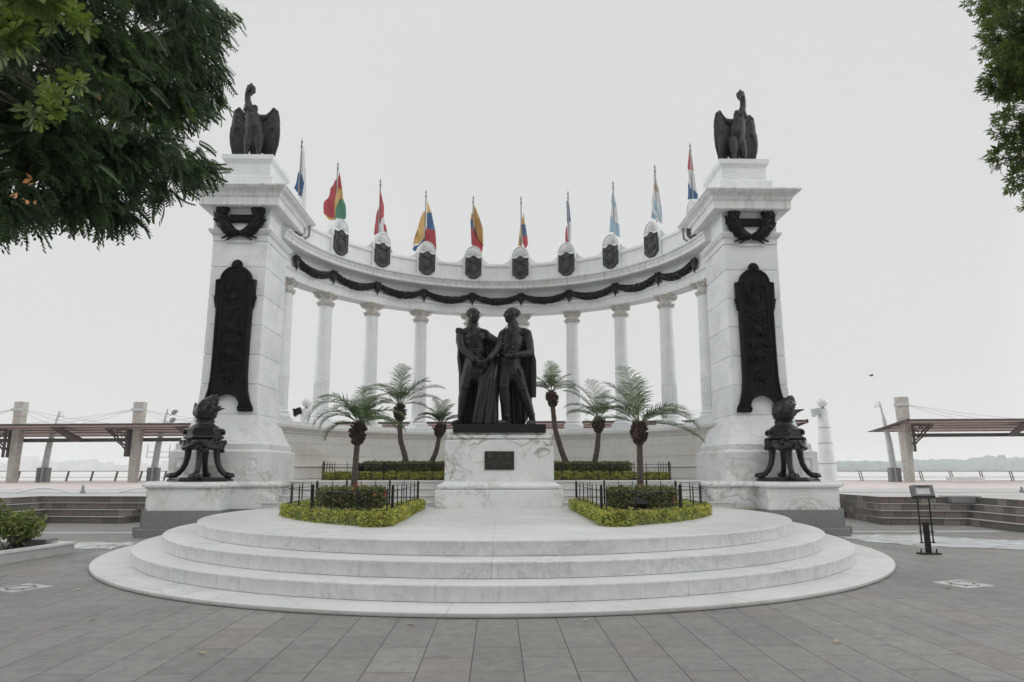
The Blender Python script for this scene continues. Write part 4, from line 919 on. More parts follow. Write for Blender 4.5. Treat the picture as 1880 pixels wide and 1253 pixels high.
# ================================================================ BRONZE CONDORS
def condor(cx, flip, label):
    t = thing('condor_statue', (cx, 19.45, 10.742), label, 'statue', 'condors on top of the pylons')
    f = Fig(); f_y, f_z = 19.45, 10.742
    class Bd(MB): pass
    b = Bd(); X = lambda x: cx+flip*x
    P_ = lambda x, y, z: (X(x), f_y+y, f_z+z)
    def ch(pts, **k): b.chain([(*P_(p[0], p[1], p[2]), p[3]) for p in pts], **k)
    ch([(.02, .12, .35, .17), (.0, .08, .7, .26), (-.02, .03, 1.05, .30), (-.08, -.02, 1.35, .24), (-.14, -.05, 1.55, .15)])
    ch([(-.15, -.05, 1.5, .13), (-.20, -.06, 1.7, .12), (-.26, -.07, 1.9, .098), (-.275, -.08, 2.08, .09), (-.245, -.10, 2.22, .095), (-.185, -.13, 2.31, .115), (-.12, -.16, 2.27, .11)])   # curved neck and head
    ch([(-.11, -.17, 2.26, .08), (-.06, -.20, 2.21, .06), (-.035, -.21, 2.14, .05), (-.05, -.215, 2.07, .025)])     # hooked beak
    ch([(-.17, -.12, 2.38, .05), (-.16, -.14, 2.44, .035), (-.13, -.16, 2.41, .025)])                                 # comb
    ch([(-.10, -.20, 2.12, .03), (-.12, -.18, 2.04, .03)])
    for k in range(9):                                                                                                # ruff
        a = R(-140+35*k); ch([(-.17+.14*math.cos(a), -.04+.13*math.sin(a), 1.6+.04*math.sin(k*2), .085)])
    ch([(-.27, -.09, 1.72, .085)]); ch([(-.02, -.10, 1.68, .09)])
    for s, xs in ((-1, -.14), (1, .16)):                                                                              # legs and claws
        ch([(xs, -.02, .75, .17), (xs*1.1, -.08, .45, .13), (xs*1.2, -.12, .22, .07), (xs*1.25, -.16, .05, .055)])
        for q in (-.5, 0, .5): ch([(xs*1.25, -.17, .05, .04), (xs*1.25+.13*math.sin(q), -.17-.13*math.cos(q), .04, .035), (xs*1.25+.17*math.sin(q), -.17-.17*math.cos(q), .0, .018)])
        ch([(xs*1.25, -.14, .05, .04), (xs*1.25, -.03, .03, .025)])
    for k in range(5): ch([(-.1+.05*k, .15, .5, .07), (-.14+.07*k, .2, .05, .05)])                                     # tail
    b2 = b.build('body', M['bronze_hazed'], t); vox(b2, .017, 1, (.012, .06))
    for s in (-1, 1):                                                                                                 # wings
        b = Bd()
        arm = [(s*.16, .02, 1.40, .11), (s*.32, .04, 1.44, .085), (s*.44, .03, 1.56, .07), (s*.525, .0, 1.67, .065), (s*.60, .0, 1.60, .07), (s*.66, .02, 1.38, .06), (s*.69, .03, 1.15, .05)]
        ch(arm)
        top = [(.20, .05, 1.30), (.26, .05, 1.34), (.32, .05, 1.36), (.38, .04, 1.42), (.43, .03, 1.50), (.48, .02, 1.58), (.53, .0, 1.62), (.57, .0, 1.60), (.61, .0, 1.52), (.64, .01, 1.42), (.665, .02, 1.30)]
        bot = [(.14, .14, .42), (.20, .14, .30), (.26, .14, .22), (.32, .12, .14), (.38, .11, .08), (.43, .10, .05), (.475, .09, .03), (.52, .08, -.02), (.56, .06, .0), (.60, .05, .06), (.64, .04, .25)]
        for (a0, a1_, a2), (b0, b1, b2_) in zip(top, bot):
            r_ = [.03, .055, .05, .045, .02]
            pts = []
            for k in range(5):
                t_ = k/4; bul = math.sin(t_*math.pi)*.06*(1 if a0 > .5 else .3)
                pts.append((*P_(s*(a0+(b0-a0)*t_+bul), a1_+(b1-a1_)*t_-.03*math.sin(t_*math.pi), a2+(b2_-a2)*t_),))
            b.tube(pts, r_, 8, sq=1.0)
        for (a0, a1_, a2), k in zip(top, range(11)):                                                                  # covert feathers
            for row in range(3):
                z = a2-.10-.16*row; L = .2; ch([(s*(a0-.0), a1_-.04, z, .03), (s*(a0-.01), a1_-.045, z-L*.6, .038), (s*(a0-.015), a1_-.03, z-L, .012)], n=8)
        o = b.build('wing', M['bronze_hazed'], t); vox(o, .015, 1, (.006, .05))
    return t
condor(-7.39, 1, 'bronze condor on the left pylon, neck arched and beak to the right')
cr_ = condor(7.34, -1, 'bronze condor on the right pylon, neck arched and beak to the left')
cr_.rotation_euler = (0, 0, R(14)); cr_.location = (7.30, 19.45, 10.742)

# ================================================================ BRONZE TRIPOD URNS
def urn(cx, flip, label):
    t = thing('bronze_brazier', (cx, 17.92, 1.308), label, 'brazier', 'flaming braziers before the pylons')
    y0, z0 = 17.92, 1.308; X = lambda x: cx+flip*x
    mb = MB(); pts = [(X(.76*math.cos(a)), y0+.56*math.sin(a)) for a in [R(22.5+45*k) for k in range(8)]]
    if flip < 0: pts = pts[::-1]
    mb.loops([[(cx+(p[0]-cx)*k, y0+(p[1]-y0)*k, z0+z) for p in pts] for k, z in ((1.06, -.004), (1.06, .05), (1.0, .07), (.98, .10), (.5, .105))]); mb.build('foot_plate', M['bronze'], t)
    for ang in (-80, 10, 100, 190):
        mb = MB(); a = R(ang); dx, dy = math.cos(a)*flip, math.sin(a)
        pr = [(.33, .98, .095), (.325, .80, .084), (.335, .62, .075), (.37, .45, .068), (.43, .31, .066), (.52, .20, .068), (.62, .14, .066)]
        k = .92 if abs(math.sin(a)) > .5 else 1.05
        P3 = [(cx+dx*r*k, y0+dy*r*k, z0+z) for r, z, w_ in pr]
        mb.tube(P3, [w_ for *_, w_ in pr], 10, sq=1.35)
        px_, py_ = -dy, dx
        mb.tube([(p[0]+dx*.045, p[1]+dy*.045, p[2]) for p in P3], .028, 6)
        c_ = (cx+dx*.63*k, y0+dy*.63*k, z0+.15)
        mb.ell(c_, (.125, .125, .08), 12, 8)
        for q in (-1.1, -.4, .4, 1.1):
            v = Vector((dx*math.cos(q)+px_*math.sin(q), dy*math.cos(q)+py_*math.sin(q), 0))
            mb.tube([Vector(c_)+v*.05, Vector(c_)+v*.11+Vector((0, 0, .01)), Vector(c_)+v*.15-Vector((0, 0, .04))], [.05, .055, .022], 7)
        mb.ell((cx+dx*.36*k, y0+dy*.36*k, z0+.93), (.09, .09, .12), 10, 8)
        mb.build('leg', M['bronze'], t, smooth=60)
    mb = MB(); mb.lathe((cx, y0, 0), [(.30, z0+.80), (.42, z0+.84), (.46, z0+.95), (.44, z0+1.04), (.36, z0+1.07)], 28)
    rr = random.Random(4)
    for k in range(16):                                      # swags and masks
        a = 2*math.pi*k/16
        for j in range(7):
            q = a+rr.uniform(-.2, .2); r = .47; z = z0+.90+rr.uniform(-.1, .12)-.05*math.sin(k*1.57*1.0)
            mb.ell((cx+r*math.cos(q), y0+r*math.sin(q), z), rr.uniform(.03, .06), 8, 6)
    for k in range(4):
        a = R(-35+90*k)
        mb.tube([(cx+(.44+.05*math.sin(s_*3.14))*math.cos(a+R(-45+90*s_)), y0+(.44+.05*math.sin(s_*3.14))*math.sin(a+R(-45+90*s_)), z0+1.0-.16*math.sin(s_*3.14)) for s_ in [i/12 for i in range(13)]], .055, 8)
        for e in (-.12, .12): mb.ell((cx+.52*math.cos(a+R(45)+e), y0+.52*math.sin(a+R(45)+e), z0+.98), (.05, .05, .07), 8, 6)
    g = mb.build('garland_ring', M['bronze'], t); vox(g, .016, 1)
    mb = MB(); H6 = lambda r, z: [(cx+r*.92*math.cos(R(20+60*k)), y0+r*.92*math.sin(R(20+60*k)), z0+z) for k in range(6)]
    mb.loops([H6(.40, 1.05), H6(.50, 1.07), H6(.53, 1.10), H6(.52, 1.13), H6(.48, 1.15), H6(.49, 1.27), H6(.52, 1.29), H6(.52, 1.32), H6(.46, 1.345), H6(.36, 1.36)])
    for k in range(6): a = R(20+60*k); mb.ell((cx+.47*math.cos(a), y0+.47*math.sin(a), z0+1.24), (.045, .045, .07), 8, 6)
    mb.build('hexagonal_slab', M['bronze'], t, smooth=25)
    mb = MB(); mb.lathe((cx, y0, 0), [(.36, z0+1.35), (.32, z0+1.39), (.25, z0+1.43), (.22, z0+1.47), (.22, z0+1.50), (.245, z0+1.515), (.245, z0+1.54), (.20, z0+1.555), (.22, z0+1.58), (.26, z0+1.62), (.27, z0+1.66), (.2, z0+1.70)], 32); mb.build('bowl', M['bronze'], t, smooth=40)
    mb = MB(); tip = 1 if flip > 0 else 1
    def fl(p): mb.tube([(cx+q[0], y0+q[1], z0+q[2]) for q in p], [q[3] for q in p], 10); [mb.ell((cx+q[0], y0+q[1], z0+q[2]), q[3]*.98, 10, 8) for q in p]
    fl([(-.0, 0, 1.66, .24), (.0, 0, 1.76, .30), (.04, -.01, 1.87, .26), (.12, -.02, 1.99, .19), (.20, -.03, 2.09, .13), (.24, -.03, 2.18, .05)])
    for (x, y, z, dx, dy, h, r) in ((-.24, -.05, 1.72, -.02, 0, .28, .08), (.22, -.12, 1.74, .22, 0, .10, .08), (.1, -.2, 1.78, .12, -.05, .2, .09), (-.1, -.18, 1.8, .1, -.03, .26, .09), (.24, .05, 1.8, .1, 0, .12, .07), (0, .2, 1.78, .1, .05, .25, .09), (-.16, .1, 1.8, .06, 0, .28, .08), (.16, -.06, 1.95, .14, 0, .1, .06), (.05, -.1, 1.95, .06, 0, .2, .07)):
        fl([(x, y, z, r), (x+dx*.3, y+dy*.5, z+h*.5, r*.75), (x+dx, y+dy, z+h*.9, r*.35), (x+dx*1.35, y+dy, z+h, r*.12)])
    if flip < 0: mb.v = [(2*cx-v[0], v[1], v[2]) for v in mb.v]; mb.v = [(2*cx-v[0], v[1], v[2]) for v in mb.v]
    fo = mb.build('flame', M['bronze'], t); vox(fo, .013, 1, (.012, .07))
urn(-7.53, 1, 'bronze flaming brazier on four pawed legs before the left pylon')
urn(7.50, -1, 'bronze flaming brazier on four pawed legs before the right pylon, beside the lamp post')

# ================================================================ FLAGS
FLAGS = [
  (4,-1,[
    ('w',[(0.079, -0.268), (0.124, -0.678), (0.138, -1.188), (0.183, -1.592), (0.259, -2.343), (0.095, -2.195), (-0.119, -1.443), (-0.035, -0.935), (0.044, -0.679)]),
    ('b',[(-0.081, -1.165), (0.085, -1.315), (0.173, -1.592), (0.149, -1.944), (0.089, -2.105), (-0.195, -1.721)]),
  ]),
  (3,-1,[
    ('r',[(-0.002, -0.627), (-0.001, -1.225), (-0.059, -2.14), (-0.407, -2.009), (-0.421, -1.661), (-0.251, -1.065)]),
    ('r',[(0.039, -0.353), (0.179, -1.007), (0.08, -1.089), (0.011, -1.008), (-0.002, -0.627)]),
    ('y',[(0.011, -1.008), (0.179, -1.007), (0.229, -1.413), (0.091, -1.387), (0.04, -2.086), (-0.059, -2.14), (-0.013, -1.334)]),
    ('g',[(0.091, -1.387), (0.229, -1.413), (0.355, -1.708), (0.369, -2.11), (0.246, -2.218), (-0.008, -2.166), (0.032, -1.872)]),
    ('y',[(-0.407, -2.009), (-0.059, -2.14), (0.043, -2.166), (-0.107, -2.22), (-0.286, -2.152)]),
  ]),
  (2,-1,[
    ('r',[(-0.019, -1.01), (0.007, -2.146), (-0.187, -2.232), (-0.186, -1.808), (-0.111, -1.353)]),
    ('r',[(0.022, -0.492), (0.145, -1.066), (0.166, -1.522), (0.061, -1.807), (-0.012, -1.75), (-0.019, -1.01)]),
    ('w',[(0.166, -1.522), (0.232, -1.805), (0.33, -2.2), (0.397, -2.508), (0.207, -2.426), (0.009, -2.202), (0.045, -1.818)]),
    ('r',[(0.397, -2.508), (0.522, -2.927), (0.363, -2.939), (0.319, -2.537)]),
    ('r',[(0.168, -1.806), (0.233, -1.817), (0.289, -2.116), (0.192, -2.088)]),
  ]),
  (1,-1,[
    ('y',[(-0.019, -0.882), (-0.023, -2.003), (-0.461, -2.357), (-0.315, -1.947), (-0.303, -1.476), (-0.182, -1.12)]),
    ('y',[(0.028, -0.404), (0.224, -0.939), (0.039, -0.97)]),
    ('b',[(0.033, -0.941), (0.224, -0.939), (0.408, -1.765), (0.045, -1.533)]),
    ('r',[(0.04, -1.533), (0.408, -1.765), (0.472, -2.525), (0.378, -2.596), (0.148, -2.207), (0.008, -2.179)]),
    ('b',[(-0.023, -2.003), (0.008, -2.179), (-0.372, -2.601), (-0.486, -2.474)]),
    ('w',[(0.254, -1.59), (0.298, -1.59), (0.305, -1.649), (0.255, -1.649)]),
  ]),
  (0,-1,[
    ('y',[(0.015, -0.352), (0.201, -0.777), (0.404, -1.441), (0.389, -2.16), (0.176, -1.755), (-0.037, -1.396), (-0.084, -1.143)]),
    ('y',[(0.038, -0.382), (0.201, -0.777), (0.404, -1.441), (0.423, -2.1), (0.349, -2.22), (0.176, -1.743), (0.059, -1.021), (0.017, -0.778)]),
    ('y',[(-0.006, -0.657), (-0.027, -1.142), (-0.102, -1.143), (-0.086, -0.84)]),
    ('b',[(-0.028, -0.991), (0.089, -1.383), (0.205, -1.802), (0.119, -1.773), (-0.083, -1.444), (-0.102, -1.143)]),
    ('r',[(-0.083, -1.444), (0.06, -1.383), (0.176, -1.743), (0.423, -2.13), (0.378, -2.428), (0.207, -2.34), (0.035, -2.162), (-0.051, -2.103)]),
  ]),
  (0,1,[
    ('y',[(0.013, -1.089), (0.099, -0.702), (0.159, -1.216), (0.055, -1.281), (0.037, -2.236), (-0.127, -2.142), (-0.066, -1.601), (-0.036, -1.281)]),
    ('b',[(0.037, -1.217), (0.159, -1.216), (0.238, -1.727), (0.061, -1.664)]),
    ('r',[(0.061, -1.664), (0.238, -1.727), (0.268, -2.107), (0.176, -2.247), (0.061, -1.982)]),
    ('k',[(-0.048, -1.729), (0.025, -1.664), (0.025, -2.046), (-0.036, -2.015)]),
  ]),
  (1,1,[
    ('b',[(-0.059, -0.387), (0.026, -0.386), (0.094, -1.273), (-0.049, -1.337)]),
    ('w',[(-0.049, -1.337), (0.094, -1.273), (0.109, -1.525), (0.102, -2.119), (-0.029, -2.089), (-0.059, -1.526)]),
    ('r',[(-0.084, -1.463), (-0.047, -1.526), (-0.041, -2.089), (0.079, -2.15), (-0.016, -2.201), (-0.124, -2.152), (-0.116, -1.777)]),
  ]),
  (2,1,[
    ('c',[(-0.007, -0.33), (0.063, -0.668), (0.121, -1.065), (-0.088, -0.945)]),
    ('w',[(-0.088, -0.945), (0.121, -1.065), (0.189, -1.704), (0.016, -1.523), (-0.14, -1.464)]),
    ('c',[(-0.14, -1.464), (0.016, -1.523), (0.201, -1.764), (0.235, -2.276), (0.074, -2.187), (-0.174, -2.039)]),
  ]),
  (3,1,[
    ('w',[(-0.027, -0.352), (0.039, -0.351), (0.176, -1.369), (0.229, -2.288), (0.038, -2.232), (-0.18, -2.005), (-0.137, -1.43), (-0.071, -0.849)]),
    ('y',[(-0.06, -0.732), (0.066, -0.731), (0.105, -1.022), (-0.082, -1.035)]),
    ('c',[(-0.082, -1.372), (0.039, -1.486), (0.191, -2.174), (0.12, -2.117), (-0.098, -1.718)]),
    ('c',[(-0.153, -1.776), (-0.016, -2.061), (-0.071, -2.09), (-0.18, -1.977)]),
    ('c',[(0.137, -1.428), (0.181, -1.543), (0.213, -2.002), (0.181, -2.002)]),
  ]),
  (4,1,[
    ('r',[(-0.034, -0.291), (0.033, -0.318), (0.111, -1.019), (-0.078, -0.895)]),
    ('w',[(-0.078, -0.895), (0.111, -1.019), (0.181, -1.788), (0.015, -1.601), (-0.152, -1.494)]),
    ('b',[(-0.152, -1.494), (0.015, -1.601), (0.191, -1.815), (0.189, -1.977), (0.043, -2.155), (-0.169, -2.05)]),
  ]),
]

FN = {(4, -1): 'white and blue flag hanging limp beside the left pylon', (3, -1): 'red, yellow and green flag on the roof of the colonnade', (2, -1): 'red and white flag with an emblem, third from the left pylon',
      (1, -1): 'wide yellow, blue and red flag with small stars, fourth from the left', (0, -1): 'yellow, blue and red flag just left of the centre of the colonnade', (0, 1): 'narrow yellow, blue and red flag with a dark emblem, right of centre',
      (1, 1): 'thin blue, white and red flag furled against its pole', (2, 1): 'pale blue and white flag with three broad bands', (3, 1): 'white flag with pale blue stripes and a yellow sun', (4, 1): 'red, white and blue flag beside the right pylon'}
MI = list('wbrygck')
for fi, (k, s, parts) in enumerate(FLAGS):
    a = R(ANG[k]); px_, py_ = CC[0]+s*6.85*math.sin(a), CC[1]+6.85*math.cos(a)
    t = thing('flag_on_pole', (px_, py_, 9.56), FN[(k, s)], 'flag', 'flags above the colonnade')
    mb = MB(); mb.tube([(px_, py_, 9.55), (px_, py_, 12.18)], .027, 10); mb.lathe((px_, py_, 0), [(.05, 9.56), (.06, 9.6), (.06, 9.66), (.03, 9.7)], 12); mb.build('pole', M['steel_grey'], t, smooth=50)
    mb = MB(); mb.lathe((px_, py_, 0), [(.01, 12.16), (.04, 12.17), (.045, 12.19), (.02, 12.21), (.04, 12.24), (.04, 12.26), (.015, 12.28), (.015, 12.31), (.035, 12.34), (.038, 12.38), (.012, 12.46), (.003, 12.52)], 12); mb.build('finial', M['steel_grey'], t, smooth=50)
    bm = bmesh.new(); rr = random.Random(fi); ph = rr.uniform(0, 6)
    for li, (c_, poly) in enumerate(parts):
        vs_ = [bm.verts.new((p[0], 0, p[1])) for p in poly]; f_ = bm.faces.new(vs_); f_.material_index = MI.index(c_)
        for v in vs_: v[ 'x'] if 0 else None
        lay = bm.verts.layers.float.get('lay') or bm.verts.layers.float.new('lay')
    bm.free()
    bm = bmesh.new(); lay = bm.verts.layers.float.new('lay')
    for li, (c_, poly) in enumerate(parts):
        vs_ = []
        for p in poly:
            v = bm.verts.new((p[0], 0, p[1])); v[lay] = li; vs_.append(v)
        f_ = bm.faces.new(vs_); f_.material_index = MI.index(c_); r_ = bmesh.ops.triangulate(bm, faces=[f_])
    for _ in range(3): bmesh.ops.subdivide_edges(bm, edges=bm.edges[:], cuts=1, use_grid_fill=True)
    for v in bm.verts:
        x, z = v.co.x, v.co.z; dn = -z/2.2
        y = .10*math.sin(x*15+ph+z*1.3)*min(1, dn+.2)+.05*math.sin(x*31+z*2.2+ph*2)+.02*math.sin(z*9+ph)
        v.co.y = y+.05-.007*v[lay]
        v.co.z = z+12.5-9.56
    me = bpy.data.meshes.new('flag_cloth')
    bmesh.ops.recalc_face_normals(bm, faces=bm.faces); bm.to_mesh(me); bm.free()
    for c_ in MI: me.materials.append(M['flag_'+c_])
    me.polygons.foreach_set('use_smooth', [True]*len(me.polygons))
    o = bpy.data.objects.new('flag_cloth', me); C.objects.link(o); o.parent = t

# ================================================================ PLANTING ON THE MONUMENT
def surf_points(rng, poly, z0, z1, n, jit=.03):
    """points over the top and sides of an upright extruded outline (N random positions)"""
    P_ = np.array(poly); Q = np.roll(P_, -1, 0); L = np.linalg.norm(Q-P_, axis=1); cum = L.cumsum()/L.sum()
    per = L.sum()*(z1-z0); x, y = P_[:, 0], P_[:, 1]; area = abs((x*np.roll(y, -1)-y*np.roll(x, -1)).sum())/2
    ns = int(n*per/(per+area)); i = np.searchsorted(cum, rng.random(ns)); i = np.minimum(i, len(L)-1); t = rng.random(ns)[:, None]
    side = np.c_[P_[i]*(1-t)+Q[i]*t, z0+(z1-z0)*rng.random(ns)]
    lo, hi = P_.min(0), P_.max(0); top = []
    while len(top) < n-ns:
        p = lo+(hi-lo)*rng.random((4000, 2)); ins = np.zeros(len(p), bool)
        for a, b in zip(P_, Q):
            c_ = ((a[1] > p[:, 1]) != (b[1] > p[:, 1])); xx = (b[0]-a[0])*(p[:, 1]-a[1])/(b[1]-a[1]+1e-12)+a[0]; ins ^= c_ & (p[:, 0] < xx)
        top += list(p[ins])
    top = np.array(top[:n-ns]).reshape(-1, 2); top = np.c_[top, np.full(len(top), z1)]
    A_ = np.r_[side, top]
    bumpy = np.array([mnoise.noise(Vector(a)*5)*.045 for a in A_])[:, None]
    c0 = np.array([P_[:, 0].mean(), P_[:, 1].mean(), (z0+z1)/2]); d = A_-c0; d /= np.linalg.norm(d, axis=1)[:, None]
    return A_+d*bumpy+rng.normal(size=A_.shape)*jit
def join_faces(lst):
    return np.concatenate(lst)
def hedge(name, poly, z0, z1, mat, n, size, seed, parent=None, label=None, cat=None, group=None, flowers=None, asp=.55, stems=True):
    rng = np.random.default_rng(seed)
    c0 = np.mean(poly, 0)
    if parent is None: parent = thing(name, (c0[0], c0[1], z0), label, cat, group)
    P_ = surf_points(rng, poly, z0, z1, n, size*.35)
    V = leaves(rng, P_, size, asp)
    lf = np_faces('foliage', V, 4, mat, parent)
    mb = MB(); q = [(c0[0]+(x-c0[0])*.93, c0[1]+(y-c0[1])*.93) for x, y in poly]; mb.poly(q, z0-.02, z1-.035); mb.build('inner_growth', M['wood_dark'] if stems else mat, parent)
    if flowers:
        for mt, k in flowers:
            ids = rng.choice(len(P_), k)
            fp = P_[ids]; Fp = []
            for p in fp:
                m_ = 14; o = rng.normal(size=(m_, 3))*.022; Fp.append(leaves(rng, p+o+np.array([0, -.02, .03]), .035, .8))
            np_faces('flowers', np.concatenate(Fp), 4, mt, parent)
    return parent
def strip(path, wd):      # closed outline of a band of width wd along a path
    l, r = [], []
    for i, p in enumerate(path):
        a = Vector(path[max(i-1, 0)]); b_ = Vector(path[min(i+1, len(path)-1)]); d = (b_-a).normalized(); n_ = Vector((-d.y, d.x))
        l.append((p[0]+n_.x*wd/2, p[1]+n_.y*wd/2)); r.append((p[0]-n_.x*wd/2, p[1]-n_.y*wd/2))
    return l+r[::-1]
def strip_hedge(parent, path, wd, z0, z1, mat, n, size, seed, nm):
    rng = np.random.default_rng(seed); path = [Vector(p) for p in path]; A_ = []
    seg = np.array([(path[i+1]-path[i]).length for i in range(len(path)-1)]); cum = seg.cumsum()/seg.sum()
    mb = MB(); mb.poly(strip([tuple(p) for p in path], wd*.86), z0-.01, z1-.045); 
    for _ in range(n):
        t = rng.random(); i = min(int(np.searchsorted(cum, t)), len(seg)-1); p = path[i].lerp(path[i+1], rng.random()); d = (path[i+1]-path[i]).normalized()
        th = rng.random()*math.pi; 
        u = math.copysign(min(1, abs(math.cos(th))*1.35), math.cos(th))*wd/2; z = z0+(z1-z0)*min(1, math.sin(th)*1.25)
        q = Vector((p.x-d.y*u, p.y+d.x*u, z)); b_ = mnoise.noise(q*6)*.055; A_.append((q.x-d.y*b_*np.sign(u), q.y+d.x*b_*np.sign(u), z+b_))
    for k in range(1, len(path)-1):
        a, b_ = (path[k]-path[k-1]), (path[k+1]-path[k])
        if a.angle(b_) > R(18):
            for _ in range(n//16):
                t = rng.random()*6.283; q = math.sqrt(rng.random()); zz = z0+(z1-z0)*(1 if q < .75 else rng.random()); q = max(q, .55)
                v = Vector((path[k].x+q*wd*.56*math.cos(t), path[k].y+q*wd*.56*math.sin(t), zz)); A_.append((v.x, v.y, v.z+mnoise.noise(v*6)*.05))
    A_ = np.array(A_); A_ = A_+rng.normal(size=A_.shape)*size*.3
    o = np_faces(nm, leaves(rng, A_, size, .7), 4, mat, parent); mb.build('inner_growth', M['hedge'], parent); return o
def fence(name, pts, z0, h, label, posts, group, thick=.010, tall=()):
    t = thing(name, (*pts[0], z0), label, 'fence', group); mb = MB()
    for q in (.42, .92): mb.tube([(x, y, z0+h*q) for x, y in pts], thick*.7, 6)
    mb.build('rails', M['iron'], t)
    pv = [Vector(p) for p in pts]; L = [0]
    for a, b_ in zip(pv, pv[1:]): L.append(L[-1]+(b_-a).length)
    n = posts
    for i in range(n):
        d = L[-1]*i/(n-1); k = max(j for j in range(len(L)-1) if L[j] <= d+1e-9); p = pv[k].lerp(pv[k+1], (d-L[k])/(L[k+1]-L[k]))
        big = i in tall; r = thick*(2.0 if big else .85); mb = MB()
        mb.box(p.x-r, p.x+r, p.y-r, p.y+r, z0, z0+h*(1.08 if big else 1)); mb.loops([[(p.x-r, p.y-r, z0+h*(1.08 if big else 1)), (p.x+r, p.y-r, z0+h*(1.08 if big else 1)), (p.x+r, p.y+r, z0+h*(1.08 if big else 1)), (p.x-r, p.y+r, z0+h*(1.08 if big else 1))], [(p.x-r*.1, p.y-r*.1, z0+h*1.14), (p.x+r*.1, p.y-r*.1, z0+h*1.14), (p.x+r*.1, p.y+r*.1, z0+h*1.14), (p.x-r*.1, p.y+r*.1, z0+h*1.14)]])
        mb.build('post', M['iron'], t)
    return t
for s, nm in ((-1, 'left'), (1, 'right')):
    ra = 4.28; arc = []
    for i in range(15):
        a = R(24.5+(80-24.5)*i/14); arc.append((s*ra*math.sin(a)*(1+.10*(i/14)**2), CY0-ra*math.cos(a)))
    arc.append((s*4.62, 16.6)); arc[0] = (s*1.72, 11.8)
    outline = [(s*1.88, 11.78)]+[(x*.94, CY0+(y-CY0)*.985) for x, y in arc[1:]]+[(s*4.45, 17.4), (s*1.88, 17.4)]
    bed = thing('planter_bed', (s*3.0, 14.8, .668), '%s front planter bed with clipped yellow green hedge round a lawn' % nm, 'planter', 'planted beds of the monument')
    mb = MB(); ol = outline if s > 0 else outline[::-1]; mb.poly([(x, y) for x, y in ol], .66, .70); mb.build('soil', M['soil'], bed)
    path = [(s*1.97, 17.2), (s*1.97, 14.5), (s*1.95, 12.15), (s*1.97, 11.9), (s*2.1, 11.9)]+[(x*.93, CY0+(y-CY0)*.965) for x, y in arc[2:]]
    strip_hedge(bed, path, .38, .67, .87, M['lime'], 15000, .042, 21+s, 'clipped_hedge')
    rng = np.random.default_rng(51+s); n = 7000                       # lawn
    x = rng.uniform(1.9, 4.6, n); y = rng.uniform(12.0, 17.4, n); ok = ((x/4.28)**2+((y-CY0)/4.2)**2 < 1) | (y > CY0)
    x, y = x[ok], y[ok]; n = len(x); B = np.c_[s*x, y, np.full(n, .69)]; h = rng.uniform(.05, .11, n); a = rng.uniform(0, 6.28, n); wv = np.c_[np.cos(a), np.sin(a), np.zeros(n)]*.016; lean = rng.normal(size=(n, 3))*.02; lean[:, 2] = h
    o = np_faces('lawn', np.stack([B-wv, B+wv, B+lean], 1), 3, M['grass'], bed); o['kind'] = 'stuff'
    # tall clipped hedge at the foot of the palm
    hx, hy = s*2.93, 14.25
    el = [(hx+.66*math.copysign(abs(math.cos(a))**.55, math.cos(a)), hy+.50*math.copysign(abs(math.sin(a))**.7, math.sin(a))) for a in [R(15*k) for k in range(24)]]
    fl_ = [(M['flower_o'], 12), (M['flower_r'], 5)] if s < 0 else [(M['flower_o'], 5)]
    hedge('clipped_bush', el, .74, 1.22, M['hedge'], 5200, .055, 61+s, label='%s clipped bush of dark leaves round the front palm trunk' % ('flowering' if s < 0 else 'reddish topped'), cat='bush', group='bushes round the front palms', flowers=fl_)
    fpts = [(s*1.95, 17.3), (s*1.95, 14.4), (s*1.90, 12.1), (s*2.05, 11.98)]+[(x_*.945, CY0+(y_-CY0)*.985) for x_, y_ in arc[2:]]+[(s*4.42, 17.3)]
    fence('planter_fence', fpts, .68, .58, 'thin black iron fence round the %s front planter' % nm, 17, 'iron fences round the beds', tall=(0, 6, 10, 16), thick=.012)
    fence('planter_fence', [(s*1.95, 17.38), (s*4.42, 17.38)], .68, .6, 'short black iron fence along the back of the %s front planter' % nm, 8, 'iron fences round the beds', tall=(2, 5))
    # planter against the curved wall
    bx0, bx1 = 1.25, 5.02
    bed = thing('planter_bed', (s*3.1, 20.9, 1.309), '%s rear planter bed on the terrace with low yellow green edging' % nm, 'planter', 'planted beds of the monument')
    X0, X1 = sorted((s*bx0, s*bx1)); mb = MB(); mb.box(X0, X1, 20.15, 21.6, 1.30, 1.37); mb.build('soil', M['soil'], bed)
    strip_hedge(bed, [(s*1.25, 20.3), (s*3.1, 20.3), (s*5.0, 20.3)], .3, 1.33, 1.50, M['lime'], 8000, .045, 31+s, 'clipped_hedge')
    hx0, hx1 = sorted((s*1.3, s*3.95)); hedge('clipped_bush', [(hx0, 20.55), (hx1, 20.55), (hx1, 21.5), (hx0, 21.5)], 1.36, 1.80, M['hedge'], 6500, .055, 71+s, label='long dark clipped hedge on the terrace %s of the statue plinth' % nm, cat='bush', group='hedges on the terrace', flowers=[(M['flower_r'], 3)])
    fence('planter_fence', [(s*1.5, 20.13), (s*5.05, 20.13), (s*5.05, 21.5)], 1.309, .48, 'black iron fence in front of the %s terrace hedge' % nm, 15, 'iron fences round the beds', tall=(5, 11))
    # small black floodlight inside the bed
    fx, fy, fz = (s*2.62, 12.9, .70) if s > 0 else (-4.0, 20.4, 1.40)
    lt = thing('ground_floodlight', (fx, fy, fz), 'small black floodlight on the lawn of the right front planter' if s > 0 else 'small black floodlight beside the left terrace hedge', 'floodlight')
    mb = MB(); mb.obox((fx, fy, fz+.27), (.10, 0, 0), (0, .07, .05), (0, -.045, .07)); [mb.obox((fx+.03*q, fy-.075, fz+.22), (.006, 0, 0), (0, .03, .02), (0, -.03, .05)) for q in (-3, -1, 1, 3)]; mb.build('housing', M['iron'], lt)
